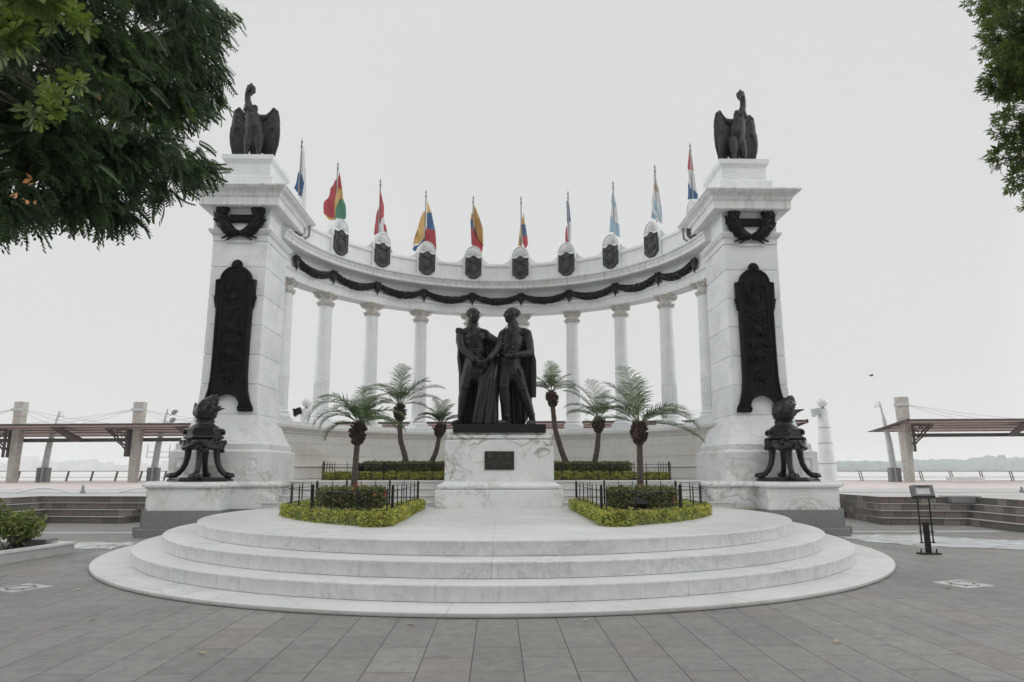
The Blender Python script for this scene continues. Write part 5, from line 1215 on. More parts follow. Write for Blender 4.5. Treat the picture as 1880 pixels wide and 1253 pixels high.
    mb = MB(); mb.tube([(fx-.12, fy, fz+.27), (fx-.12, fy, fz+.12), (fx+.12, fy, fz+.12), (fx+.12, fy, fz+.27)], .012, 6); mb.tube([(fx, fy, fz-.02), (fx, fy, fz+.12)], .015, 6); mb.build('bracket', M['iron'], lt)

# ---------------------------------------------------------------- palms
def palm(trunk, r0, r1, boot, fr, seed, label):
    """trunk: list of points; boot: (length, radius); fr: list of (azimuth deg, start elevation deg, length, droop)"""
    rng = random.Random(seed); nr = np.random.default_rng(seed); t = thing('palm_tree', trunk[0], label, 'palm tree', 'young date palms of the monument')
    pts = [Vector(p) for p in trunk]; P_ = []
    for i in range(len(pts)-1):
        for k in range(6): P_.append(pts[i].lerp(pts[i+1], k/6))
    P_.append(pts[-1]); 
    for _ in range(3): P_ = [P_[0]]+[(P_[i-1]+P_[i]*2+P_[i+1])/4 for i in range(1, len(P_)-1)]+[P_[-1]]
    n = len(P_); rad = [(r0+(r1-r0)*i/(n-1))*(1+.09*(i % 2)) for i in range(n)]
    mb = MB(); mb.tube(P_, rad, 12); mb.build('trunk', M['palm_bark'], t, smooth=60)
    top = P_[-1]; d = (P_[-1]-P_[-3]).normalized(); bl, br_ = boot
    mb = MB(); mb.tube([top-d*.03, top+d*bl*.2, top+d*bl*.55, top+d*bl*.9, top+d*bl*1.1], [r1*1.1, br_*.7, br_*.85, br_*.6, br_*.3], 10)
    for i in range(110):
        q = rng.random(); a = rng.uniform(0, 6.28); p = top+d*bl*q; o = Vector((math.cos(a), math.sin(a), 0)); rr = br_*(.6+.35*math.sin(q*3.1))
        s0 = p+o*rr*.7; s1 = p+o*rr*1.25+Vector((0, 0, .05)); mb.tube([s0, s0.lerp(s1, .6), s1], [.022, .02, .006], 5)
    mb.build('dry_boots', M['boot'], t, smooth=60)
    ct = top+d*bl; quads = []; rac = MB()
    for (az, el, L, droop) in fr:
        if rng.random() < .12: continue
        a = R(az+rng.uniform(-15, 15)); L *= rng.uniform(.82, 1.18); h = Vector((math.cos(a), math.sin(a), 0)); p = ct+h*.02; e = R(el+rng.uniform(-9, 9)); droop *= rng.uniform(.8, 1.2); ns = 26; path = [p.copy()]
        for k in range(ns):
            t_ = (k+1)/ns; ee = e-R(droop)*t_**1.35; p = p+(h*math.cos(ee)+Vector((0, 0, 1))*math.sin(ee))*L/ns; path.append(p.copy())
        rac.tube(path, [.011-.009*k/ns for k in range(ns+1)], 5)
        sd = Vector((-h.y, h.x, 0))
        for k in range(3, int(ns*1.4)):
            f_ = k/1.4; i = min(int(f_), ns-1); q = path[i].lerp(path[i+1], f_-i); tg = (path[i+1]-path[i]).normalized(); nm_ = sd.cross(tg).normalized(); t_ = f_/ns
            if t_ < .16: continue
            ll = max(L, .9)*.37*math.sin(math.pi*min(1, (t_*.86+.13)))**.6*(1.0 if t_ < .8 else 1-.9*(t_-.8))
            for s_ in (-1, 1):
                dr = (sd*s_*.80+tg*(.55+.4*t_)-nm_*.28*rng.uniform(.4, 1.2)).normalized()+Vector((rng.uniform(-.1, .1), rng.uniform(-.1, .1), rng.uniform(-.12, .06)))
                l_ = ll*rng.uniform(.8, 1.1); wv = tg*.0095; mid = q+dr*l_*.55; end = q+dr*l_+Vector((0, 0, -.22*l_))
                quads.append([q-wv, q+wv, mid+wv*.9, mid-wv*.9]); quads.append([mid-wv*.9, mid+wv*.9, end+wv*.15, end-wv*.15])
    V = np.array([[tuple(v) for v in q] for q in quads]); cr_o = np_faces('crown', V, 4, M['palm'], t)
    rac.build('frond_stems', M['palm'], cr_o if 0 else t, smooth=60)
    return t
# front left palm: fronds arching low to the left and right
palm([(-2.90, 14.25, .72), (-2.90, 14.27, 1.5), (-2.88, 14.3, 2.12)], .068, .055, (.42, .17),
     [(180, 42, 1.3, 120), (196, 62, 1.4, 150), (170, 55, 1.3, 130), (205, 35, .95, 120), (215, 70, 1.0, 110), (160, 20, .9, 90), (90, 84, .95, 30), (60, 76, .9, 60), (20, 72, 1.05, 75), (5, 55, 1.1, 95), (-15, 40, 1.05, 100), (-40, 55, .9, 110), (-70, 60, .8, 110), (120, 65, .9, 90), (30, 40, 1.0, 85), (250, 60, .85, 110), (300, 45, .9, 95), (340, 68, 1.0, 85), (-5, 20, .9, 70)], 5, 'front left palm with fronds arching low over the left planter')
palm([(2.90, 14.25, .72), (2.93, 14.27, 1.5), (2.94, 14.3, 2.12)], .068, .058, (.42, .17),
     [(175, 50, 1.35, 90), (185, 35, 1.25, 75), (160, 62, 1.3, 75), (150, 72, 1.1, 50), (110, 80, 1.45, 28), (100, 74, 1.25, 40), (75, 78, 1.1, 35), (40, 62, 1.25, 50), (20, 50, 1.1, 55), (5, 38, 1.25, 70), (-8, 28, 1.35, 75), (0, 14, 1.2, 55), (-30, 40, 1.0, 80), (200, 60, 1.0, 100), (225, 45, 1.0, 80), (260, 60, .85, 90), (300, 50, .9, 90), (190, 18, .9, 60)], 6, 'front right palm, the largest crown, over the right planter')
palm([(-2.66, 20.9, 1.36), (-2.76, 20.9, 2.0), (-2.93, 20.9, 2.5), (-2.95, 20.9, 3.05)], .085, .068, (.48, .19),
     [(180, 55, 1.15, 100), (170, 70, 1.2, 70), (200, 40, 1.0, 90), (150, 78, 1.3, 40), (110, 84, 1.45, 22), (70, 80, 1.4, 30), (35, 68, 1.4, 45), (15, 55, 1.3, 60), (0, 40, 1.25, 70), (-20, 60, 1.1, 80), (20, 25, 1.0, 55), (220, 60, 1.0, 90), (270, 65, .9, 90), (310, 55, 1.0, 80), (185, 20, .9, 60)], 7, 'tall rear palm left of the statue with upright spreading crown')
palm([(-2.32, 20.9, 1.36), (-2.0, 20.9, 1.75), (-1.83, 20.9, 2.15), (-1.76, 20.9, 2.58)], .08, .065, (.36, .17),
     [(175, 62, .95, 90), (165, 45, .95, 95), (195, 70, .8, 80), (120, 82, .85, 25), (80, 80, .8, 35), (50, 70, .85, 55), (15, 60, .85, 75), (0, 45, .8, 70), (230, 60, .7, 90), (300, 60, .7, 90), (140, 75, .9, 50)], 8, 'small rear palm leaning right, just left of the statue plinth')
palm([(2.28, 20.9, 1.36), (1.98, 20.9, 2.0), (1.74, 20.9, 2.8), (1.68, 20.9, 3.5)], .09, .068, (.45, .18),
     [(180, 55, .95, 85), (165, 68, .95, 60), (195, 40, .8, 75), (140, 78, 1.0, 40), (100, 84, 1.05, 22), (60, 78, 1.0, 35), (30, 66, .95, 50), (10, 50, .95, 70), (-5, 38, .85, 75), (220, 60, .8, 80), (270, 65, .75, 80), (315, 55, .85, 80)], 9, 'tall rear palm with thin trunk, just right of the statues')
palm([(2.78, 20.9, 1.36), (2.92, 20.9, 1.8), (3.02, 20.9, 2.25), (3.06, 20.9, 2.72)], .085, .07, (.42, .19),
     [(180, 48, 1.2, 75), (170, 60, 1.25, 65), (195, 35, 1.0, 70), (150, 72, 1.3, 45), (110, 82, 1.3, 28), (70, 76, 1.2, 40), (40, 62, 1.2, 55), (15, 50, 1.1, 70), (0, 35, 1.0, 70), (220, 58, .9, 90), (270, 60, .85, 90), (320, 50, .95, 85), (160, 25, 1.0, 50)], 10, 'low rear palm with bushy crown behind the front right palm')

# ================================================================ TREES OVERHEAD
def frond_template(npair, leaf, wid):
    T = []
    for i in range(npair):
        x = .16+.84*i/(npair-1); l = leaf*(1-.35*abs(i/(npair-1)-.4)); z = -.5*x*x
        for s_ in (-1, 1):
            b_ = np.array([x, 0, z]); e = b_+np.array([.62*l, s_*l*.72, -.38*l]); m_ = (b_+e)/2; w_ = np.array([wid*.9, -s_*wid*.35, 0])
            T.append([b_, m_+w_, e, m_-w_])
    st_ = []
    for i in range(4):
        x0, x1 = i/4, (i+1)/4; st_.append([[x0, -.006, -.5*x0*x0], [x1, -.006, -.5*x1*x1], [x1, .006, -.5*x1*x1], [x0, .006, -.5*x0*x0]])
    return np.array(T+st_)
def orient(n, rng, dirs, roll=.6):       # frames with +X along dirs
    x = dirs/np.linalg.norm(dirs, axis=1)[:, None]; up = np.tile([0, 0, 1.0], (n, 1))+rng.normal(size=(n, 3))*roll
    y = np.cross(up, x); y /= np.linalg.norm(y, axis=1)[:, None]; z = np.cross(x, y); return np.stack([x, y, z], 2)
def crown(name, blobs, dens, tmpl, size, mat, seed, parent, down=.35, shell=.55, cluster=False):
    rng = np.random.default_rng(seed); P_, D_ = [], []
    for (x, y, z, r) in blobs:
        n = int(dens*r*r*r**.3); d = rng.normal(size=(n, 3)); d /= np.linalg.norm(d, axis=1)[:, None]; q = (shell+(1-shell)*rng.random(n))[:, None]
        irr = np.array([1+.38*mnoise.noise(Vector(v)*2.1+Vector((x, y, z))) for v in d])[:, None]
        P_.append(np.array([x, y, z])+d*r*q*irr); D_.append(d*np.array([1, 1, .5])+np.array([0, 0, -down])+rng.normal(size=(n, 3))*.35)
    if cluster:
        P_, D_ = [], []; r1 = random.Random(seed)
        for (x, y, z, r) in blobs:
            for _ in range(11):
                v = Vector((r1.gauss(0, 1), r1.gauss(0, 1), r1.gauss(0, .8))).normalized()*r*r1.uniform(.3, .95); rs = r*r1.uniform(.28, .46); n = int(28*(r/.4)**1.7*r1.uniform(.5, 1.3))
                d = rng.normal(size=(n, 3)); d /= np.linalg.norm(d, axis=1)[:, None]; q = rng.random(n)[:, None]**.5
                P_.append(np.array([x+v.x, y+v.y, z+v.z])+d*q*rs*np.array([1.25, 1.25, .6])); D_.append(d*np.array([1, 1, .4])+np.array([v.x, v.y, 0])/r*.9+np.array([0, 0, -down])+rng.normal(size=(n, 3))*.25)
    P_ = np.concatenate(P_); D_ = np.concatenate(D_); n = len(P_); F = orient(n, rng, D_); s_ = (size*(.7+.6*rng.random(n)))[:, None, None, None]
    V = P_[:, None, None, :]+np.einsum('nij,mkj->nmki', F, tmpl)*s_
    return np_faces(name, V.reshape(-1, 4, 3), 4, mat, parent)
def limbs(parent, base, blobs, r, seed, mat=None):
    r = min(r, .1)
    rng = random.Random(seed); mb = MB(); b0 = Vector(base)
    for (x, y, z, rr) in blobs:
        e = Vector((x, y, z)); m_ = b0.lerp(e, .5)+Vector((rng.uniform(-.3, .3), rng.uniform(-.3, .3), rng.uniform(.0, .35))); q = b0.lerp(m_, .5)+Vector((0, 0, .1)); u = m_.lerp(e, .6)+Vector((rng.uniform(-.1, .1), 0, .1))
        mb.tube([b0, q, m_, u, e], [r, r*.55, r*.32, r*.18, r*.08], 7)
        for _ in range(4):
            d = Vector((rng.uniform(-1, 1), rng.uniform(-1, 1), rng.uniform(-.6, .6))).normalized()*rr*.55; mb.tube([u, u.lerp(e+d, .5)+Vector((0, 0, .05)), e+d], [r*.12, r*.07, r*.02], 5)
    return mb.build('limbs', mat or M['bark'], parent, smooth=60)
def tree(name, base, fork, r, blobs, dens, tmpl, size, mat, seed, label, down=.35, shell=.5, root=(0, 0)):
    t = thing(name, (base[0], base[1], 0), label, 'tree'); mb = MB(); b_, f_ = Vector(base), Vector(fork)
    mb.tube([b_-Vector((0, 0, .1)), b_+Vector((0, 0, .15)), b_.lerp(f_, .4)+Vector((.08, 0, 0)), f_], [r*1.5, r*1.1, r*.9, r*.7], 14); mb.build('trunk', M['bark'], t, smooth=60)
    limbs(t, fork, blobs, r*.4, seed); crown('crown', blobs, dens, tmpl, size, mat, seed, t, down, shell, tmpl is PIN); return t
PIN = frond_template(9, .30, .06)
LB = [
    (-3.86, 5.20, 5.16, 0.52),
    (-3.66, 5.80, 5.53, 0.49),
    (-3.72, 5.00, 4.37, 0.47),
    (-3.52, 5.40, 4.59, 0.46),
    (-3.71, 5.20, 3.98, 0.40),
    (-3.54, 5.60, 4.17, 0.39),
    (-3.54, 6.20, 5.33, 0.43),
    (-3.49, 6.40, 6.00, 0.47),
    (-3.31, 6.00, 4.55, 0.37),
    (-3.33, 6.40, 5.39, 0.22),
    (-3.53, 6.00, 4.00, 0.20),
    (-3.69, 5.60, 3.86, 0.22),
    (-3.86, 5.20, 3.61, 0.20),
    (-3.36, 6.60, 5.39, 0.26),
    (-3.69, 7.40, 6.73, 0.32),
    (-3.51, 7.60, 7.10, 0.21),
    (-3.61, 7.40, 6.17, 0.21),
    (-3.35, 7.40, 6.24, 0.15),
    (-3.37, 7.40, 5.92, 0.16),
    (-3.39, 7.60, 6.84, 0.13),
    (-3.37, 6.80, 4.81, 0.23),
    (-3.22, 7.00, 4.82, 0.16),
    (-3.31, 6.40, 4.37, 0.15),
    (-4.10, 4.80, 4.61, 0.74),
    (-3.90, 4.80, 3.82, 0.45),
    (-3.82, 5.40, 6.05, 0.63),
    (-3.40, 6.20, 6.66, 0.67),
    (-3.78, 4.60, 5.71, 0.64),
]
tl = tree('flame_tree', (-8.2, 5.2, 0), (-7.6, 5.4, 3.0), .22, LB, 1750, PIN, .20, M['pinnate'], 14, 'large tree with feathery dark leaves overhanging the top left corner', .6, .3)
BB = [
    (-2.44, 3.10, 3.72, 0.10),
    (-2.39, 3.40, 4.05, 0.09),
    (-2.34, 3.50, 4.05, 0.07),
    (-2.39, 3.10, 3.68, 0.06),
    (-2.38, 3.60, 3.76, 0.05),
    (-2.51, 3.60, 3.63, 0.07),
    (-2.47, 3.20, 4.07, 0.17),
    (-2.71, 3.80, 3.65, 0.07),
]
LF = np.array([[[0, 0, 0], [.45, .22, .03], [1.0, 0, -.02], [.45, -.22, .03]], [[0, 0, 0], [.3, .35, .03], [.55, .8, 0], [.1, .45, .03]], [[0, 0, 0], [.1, -.45, .03], [.55, -.8, 0], [.3, -.35, .03]], [[0, 0, 0], [.05, .35, .06], [-.15, .75, .12], [-.2, .35, .08]], [[0, 0, 0], [-.2, -.35, .08], [-.15, -.75, .12], [.05, -.35, .06]]])
def obov(a, l, t_, o=0.0):
    ca, sa = math.cos(R(a)), math.sin(R(a)); q = []
    for k in range(2):
        pts = [(0, 0), (.45, .10), (.62, .19), (.55, 0)] if 0 else None
    P2 = [[(0, 0), (.5, .13), (.55, 0), (.5, -.13)], [(.5, .13), (.8, .20), (1.0, 0), (.55, 0)], [(.5, -.13), (.55, 0), (1.0, 0), (.8, -.20)]]
    return [[[o+l*(x*ca-y*sa), l*(x*sa+y*ca), t_*x*x+.06*abs(y)] for x, y in f_] for f_ in P2]
LFB = np.array([f_ for a, l, t_ in ((0, 1.1, -.3), (38, 1.0, -.1), (-40, .95, -.15), (85, .8, .15), (-88, .85, .1), (150, .6, .3)) for f_ in obov(a, l, t_)])
tree('broad_leaf_tree', (-5.3, 2.6, 0), (-4.6, 2.8, 3.6), .045, BB, 4200, LFB, .082, M['broad'], 15, 'tree with broad bright green leaves showing at the top left edge', .05, .3)
SB = [
    (5.86, 7.00, 6.56, 0.28),
    (5.72, 7.00, 5.94, 0.22),
    (5.57, 6.80, 5.29, 0.20),
    (5.51, 6.90, 4.96, 0.14),
    (5.67, 6.90, 4.71, 0.14),
    (5.94, 7.20, 6.99, 0.19),
    (5.95, 6.80, 6.02, 0.47),
    (6.00, 6.80, 5.11, 0.40),
    (6.21, 7.20, 7.51, 0.50),
    (6.37, 6.60, 6.29, 0.77),
    (5.69, 6.80, 4.41, 0.12),
]
tree('fig_tree', (8.4, 6.2, 0), (8.0, 6.4, 2.8), .2, SB, 6800, LF, .070, M['ficus'], 16, 'dense tree with small glossy leaves at the top right edge', .1, .45)
# a few dry orange leaves among the left crown
rng = np.random.default_rng(3); dp = []
for (x, y, z, n) in [(-3.02, 4.2, 3.45, 3), (-3.11, 4.2, 3.35, 5), (-3.03, 4.6, 4.33, 2), (-2.85, 4.6, 4.2, 1), (-2.87, 5.2, 4.54, 1)]:
    for k in range(n): dp.append([x+.035*k+rng.normal()*.01, y+rng.normal()*.02, z-.02*k+rng.normal()*.01])
np_faces('dry_leaves', leaves(rng, np.array(dp), .055, .5), 4, M['dry_orange'], tl)

# ================================================================ PLANTER AND SHRUBS ON THE LEFT
kp = thing('stone_planter', (-9.6, 12.0, 0), 'low white stone planter curb at the left edge of the plaza', 'planter')
kb = [(-8.32, 14.2), (-8.62, 12.0), (-9.1, 8.5), (-12.5, 8.5), (-12.5, 14.9)]
mb = MB(); inn = [(-8.50, 14.05), (-8.80, 12.0), (-9.3, 8.7), (-12.3, 8.7), (-12.3, 14.7)]
n = len(kb); z = .20
def ringpoly(mb, o, i_, z0, z1):
    n = len(o); v = [(x, y, z0) for x, y in o]+[(x, y, z1) for x, y in o]+[(x, y, z1) for x, y in i_]+[(x, y, z0) for x, y in i_]; f_ = []
    for k in range(n):
        j = (k+1) % n; f_ += [(k, j, n+j, n+k), (n+k, n+j, 2*n+j, 2*n+k), (2*n+k, 2*n+j, 3*n+j, 3*n+k)]
    mb.add(v, f_)
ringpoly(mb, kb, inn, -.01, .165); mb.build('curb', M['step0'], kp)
mb = MB(); kb2 = [(x+(.03 if x > -10 else -.03), y+(.03 if y > 10 else -.03)) for x, y in kb]; ringpoly(mb, kb2, inn, .17, .21); mb.build('coping', M['step3'], kp)
mb = MB(); mb.poly(inn, 0, .13); mb.build('soil', M['soil'], kp)
mb = MB(); mb.box(-9.4, -8.75, 14.0, 14.35, .13, .27, b=.01); tag(mb.build('stone_block', M['granite_grey']), 'grey stone block at the foot of the shrubs in the left planter', 'stone block')
def shrub(c, r, h, seed, label, n=2600):
    t = thing('shrub', (c[0], c[1], .12), label, 'shrub', 'shrubs in the left planter'); rr = random.Random(seed); rng = np.random.default_rng(seed); mb = MB(); P_ = []
    for i in range(26):
        a = rr.uniform(0, 6.28); q = rr.uniform(.2, 1)*r; e = Vector((c[0]+q*math.cos(a), c[1]+q*math.sin(a), .12+h*rr.uniform(.5, .9))); b_ = Vector((c[0]+rr.uniform(-.15, .15), c[1]+rr.uniform(-.15, .15), .1))
        mb.tube([b_, b_.lerp(e, .5)+Vector((0, 0, -.03)), e], [.014, .009, .003], 5)
    mb.build('stems', M['wood_dark'], t)
    d = rng.normal(size=(n, 3)); d /= np.linalg.norm(d, axis=1)[:, None]; q = rng.random(n)[:, None]**.4
    irr = np.array([1+.55*mnoise.noise(Vector(v)*2.6+Vector((seed, 0, 0))) for v in d])[:, None]
    P_ = np.array([c[0], c[1], .12+h*.66])+d*q*irr*np.array([r, r, h*.40]); np_faces('foliage', leaves(rng, P_, .065, .6), 4, M['shrub'], t); return t
shrub((-9.75, 13.3), .62, .86, 1, 'taller rounded shrub at the left edge of the planter', 4200)
shrub((-9.02, 13.55), .42, .66, 2, 'smaller spreading shrub nearest the planter corner', 2600)
shrub((-10.6, 12.4), .6, .8, 3, 'shrub at the outer left edge of the planter, mostly out of view', 2600)
def blades(name, c, n, L, mat, seed, label, cat):
    t = thing(name, c, label, cat); rr = random.Random(seed); mb = MB()
    for i in range(n):
        a = rr.uniform(0, 6.28); e = rr.uniform(.35, 1.2); d = Vector((math.cos(a)*math.cos(e), math.sin(a)*math.cos(e), math.sin(e))); s_ = Vector((-math.sin(a), math.cos(a), 0))*.02
        b_ = Vector(c); m_ = b_+d*L*.6; x = b_+d*L+Vector((0, 0, -L*.15)); v = [b_-s_, b_+s_, m_+s_, m_-s_, x]; mb.add(v, [(0, 1, 2, 3), (3, 2, 4)])
    mb.build('leaf_blades', mat, t)
blades('red_plant', (-15.95, 22.4, .78), 70, .45, M['red_leaf'], 3, 'dark red spiky plant on the promenade at the far left', 'plant')
blades('spiky_plant', (-6.98, 9.9, 0), 26, .38, M['wood_dark'], 4, 'thin dark spiky plant at the left edge of the plaza', 'plant')

# ================================================================ SMALL THINGS ON THE PLAZA
def ground_light(x, y, seed, label):
    t = thing('ground_light', (x, y, 0), label, 'ground light', 'lights set flush in the plaza'); a = .275; a2 = R(20 if x > 0 else -25)
    q = lambda u, v: (x+u*math.cos(a2)-v*math.sin(a2), y+u*math.sin(a2)+v*math.cos(a2))
    mb = MB(); mb.poly([q(-a, -a), q(a, -a), q(a, a), q(-a, a)], -.01, .006); mb.build('stone_surround', M['white_line'], t)
    mb = MB(); mb.lathe((x, y, 0), [(.16, .0), (.16, .012), (.145, .016), (.145, .0)], 28); mb.build('bezel', M['steel_grey'], t)
    mb = MB(); mb.lathe((x, y, 0), [(.143, .0), (.143, .010), (.10, .013), (.0, .014)], 28); mb.build('lens', M['worn'], t)
    for k in range(6):
        mb = MB(); an = R(60*k+10); mb.box(x+.19*math.cos(an)-.02, x+.19*math.cos(an)+.02, y+.19*math.sin(an)-.012, y+.19*math.sin(an)+.012, .004, .012)
        mb.build('bolt', M['iron'], t)
ground_light(-6.55, 10.05, 1, 'flush ground light in a pale square at the left edge of the plaza')
ground_light(6.62, 10.1, 2, 'flush ground light in a pale square on the right of the plaza')
ground_light(-8.35, 15.4, 3, 'flush ground light in the worn paving left of the left pylon')
ground_light(9.15, 15.15, 4, 'flush ground light in the worn paving right of the right pylon')
rr = random.Random(77); 
LV = [(-5.75, 10.2, 'pale fallen leaf beside the left curve of the lowest step'), (-5.65, 9.85, 'second pale fallen leaf beside the left curve of the lowest step'), (-4.35, 7.9, 'small pale speck of litter on the left paving'), (-.9, 7.6, 'small dry leaf in front of the lowest step'), (.95, 7.78, 'yellow dry leaf against the front of the lowest step'), (6.15, 9.7, 'pale fallen leaf right of the lowest step'), (6.9, 8.9, 'pale scrap of litter on the right paving'), (3.2, 6.8, 'small pale leaf on the right foreground slabs'), (-2.6, 6.5, 'small pale leaf on the left foreground slabs'), (8.6, 9.9, 'pale fallen leaf near the right edge')]
for i, (x, y, lb) in enumerate(LV):
    a = rr.uniform(0, 6.28); l = rr.uniform(.035, .06); mb = MB(); d = Vector((math.cos(a), math.sin(a), 0)); s_ = Vector((-d.y, d.x, 0)); c = Vector((x, y, .012))
    mb.add([c-d*l, c+s_*l*.45+Vector((0, 0, .012)), c+d*l+Vector((0, 0, .01)), c-s_*l*.45+Vector((0, 0, .012)), c-Vector((0, 0, .002))], [(0, 1, 4), (1, 2, 4), (2, 3, 4), (3, 0, 4)]); tag(mb.build('fallen_leaf', M['dry_leaf']), lb, 'leaf', 'litter on the plaza')
mb = MB(); 
for i in range(90):
    x = rr.gauss(6.05, .16); y = rr.gauss(17.0, .12); a = rr.uniform(0, 6.28); l = rr.uniform(.015, .03); mb.add([(x+l*math.cos(a+q), y+l*math.sin(a+q), .675+rr.uniform(0, .008)) for q in (0, 1.6, 3.1, 4.7)], [(0, 1, 2, 3)])
tag(mb.build('dry_leaf_litter', M['dry_leaf']), 'small drift of dry leaves at the foot of the right pylon', 'leaves', kind='stuff')

# floodlight frame on a ladder stand
t = thing('ladder_stand', (8.27, 13.6, 0), 'black iron ladder stand holding a grey framed panel on the right of the plaza', 'stand')
mb = MB(); X, Y = 8.33, 13.6
for s in (-1, 1): mb.tube([(X+s*.115, Y, .20), (X+s*.115+.0, Y, 1.08)], .014, 8)
for z in (.22, .42, .58, .70, .86, .90): mb.tube([(X-.15, Y, z), (X+.15, Y, z)] if z < .6 else [(X-.115, Y, z), (X+.115, Y, z)], .011, 6)
mb.build('ladder_frame', M['iron'], t)
mb = MB(); mb.box(X-.045, X+.045, Y-.03, Y+.03, .0, .60, b=.006); mb.box(X-.19, X+.19, Y-.10, Y+.10, 0, .03, b=.005)
for s in (-1, 1): mb.tube([(X+s*.15, Y, .02), (X+s*.155, Y-.02, .10)], .014, 6)
mb.build('post', M['iron'], t)
def tilt(y, z): return (Y+y*math.cos(R(14))-z*math.sin(R(14))*-1, 1.19+z*math.cos(R(14))+y*math.sin(R(14))*-1)
def tbox(mb, x0, x1, z0, z1, y0, y1, mat=None):
    c = (X+(x0+x1)/2, Y+(y0+y1)/2+(z0+z1)/2*.25, 1.18+(z0+z1)/2); mb.obox(c, ((x1-x0)/2, 0, 0), (0, (y1-y0)/2, -(y1-y0)/2*.25), (0, (z1-z0)/2*.25, (z1-z0)/2))
mb = MB(); tbox(mb, -.205, .205, .08, .115, -.05, .06); tbox(mb, -.205, -.15, -.09, .079, -.05, .06); tbox(mb, .15, .205, -.09, .079, -.05, .06); tbox(mb, -.149, .149, -.09, -.06, -.05, .06); mb.build('panel_frame', M['panel_frame'], t)
mb = MB(); tbox(mb, -.148, .148, -.059, .079, -.03, -.01); mb.build('panel', M['glass_panel'], t)
mb = MB(); tbox(mb, -.20, .20, -.13, -.091, -.06, .06); tbox(mb, -.10, .10, .086, .102, -.062, -.051); mb.build('lower_rail', M['iron'], t)
# ================================================================ LAMP POSTS ON THE PROMENADE
def lamp_post(x, y, s, label):
    t = thing('lamp_post', (x, y, .772), label, 'lamp post', 'tapered white lamp posts'); mb = MB()
    mb.lathe((x, y, 0), [(.46, .76), (.46, .95), (.42, .98)]+[q for z0 in (.98, 1.85, 2.7, 3.35) for q in ((lambda a: [(a(z0), z0), (a(z0+.02), z0+.02)])(lambda z: .40-.052*(z-.98)*1.35))]+[(.215, 3.86), (.215, 4.12), (.19, 4.14)], 20)
    mb.build('tapered_post', M['white_paint'], t, smooth=40)
    mb = MB()
    for z in (1.85, 2.7, 3.35): mb.lathe((x, y, 0), [(.405-.07*(z-.98), z-.012), (.407-.07*(z-.98), z-.01), (.407-.07*(z-.98), z+.01), (.405-.07*(z-.98), z+.012)], 20)
    mb.build('joint', M['granite_grey'], t)
    mb = MB(); mb.lathe((x, y, 0), [(.10, 4.12), (.13, 4.16), (.06, 4.19), (.06, 4.22), (.10, 4.24)], 16); mb.build('lamp_collar', M['steel_grey'], t, smooth=40)
    mb = MB(); mb.ell((x, y, 4.44), (.225, .225, .225), 24, 16); mb.build('globe', M['globe'], t, smooth=80)
    mb = MB(); fx = x-s*.33; mb.obox((fx, y-.1, 4.02), (.14, .0, .06*s), (0, .11, 0), (-.05*s, 0, .12)); mb.obox((fx-s*.13, y-.1, 3.97), (.02, 0, .0), (0, .16, 0), (-.03*s, 0, .17)); mb.tube([(x-s*.1, y-.05, 3.9), (x-s*.2, y-.1, 3.92), (fx, y-.1, 3.98)], .025, 6)
    mb.tube([(fx+.05, y-.22, 4.1), (fx+.05, y-.22, 3.92), (fx+.05, y+.02, 3.92)], .015, 5); mb.build('floodlight', M['steel_pale'] if s > 0 else M['iron'], t); return t
lamp_post(13.85, 29, 1, 'tapered white lamp post with globe, right of the right pylon')
lamp_post(-8.1, 29.3, 1, 'white lamp post with globe and black floodlight seen behind the curved wall on the left').location = (-8.1, 29.3, .772)
for o in [x for x in bpy.data.objects if x.parent and x.parent.name == 'lamp_post.001' and x.name.startswith('floodlight')]:
    o.data.materials.clear(); o.data.materials.append(M['iron'])

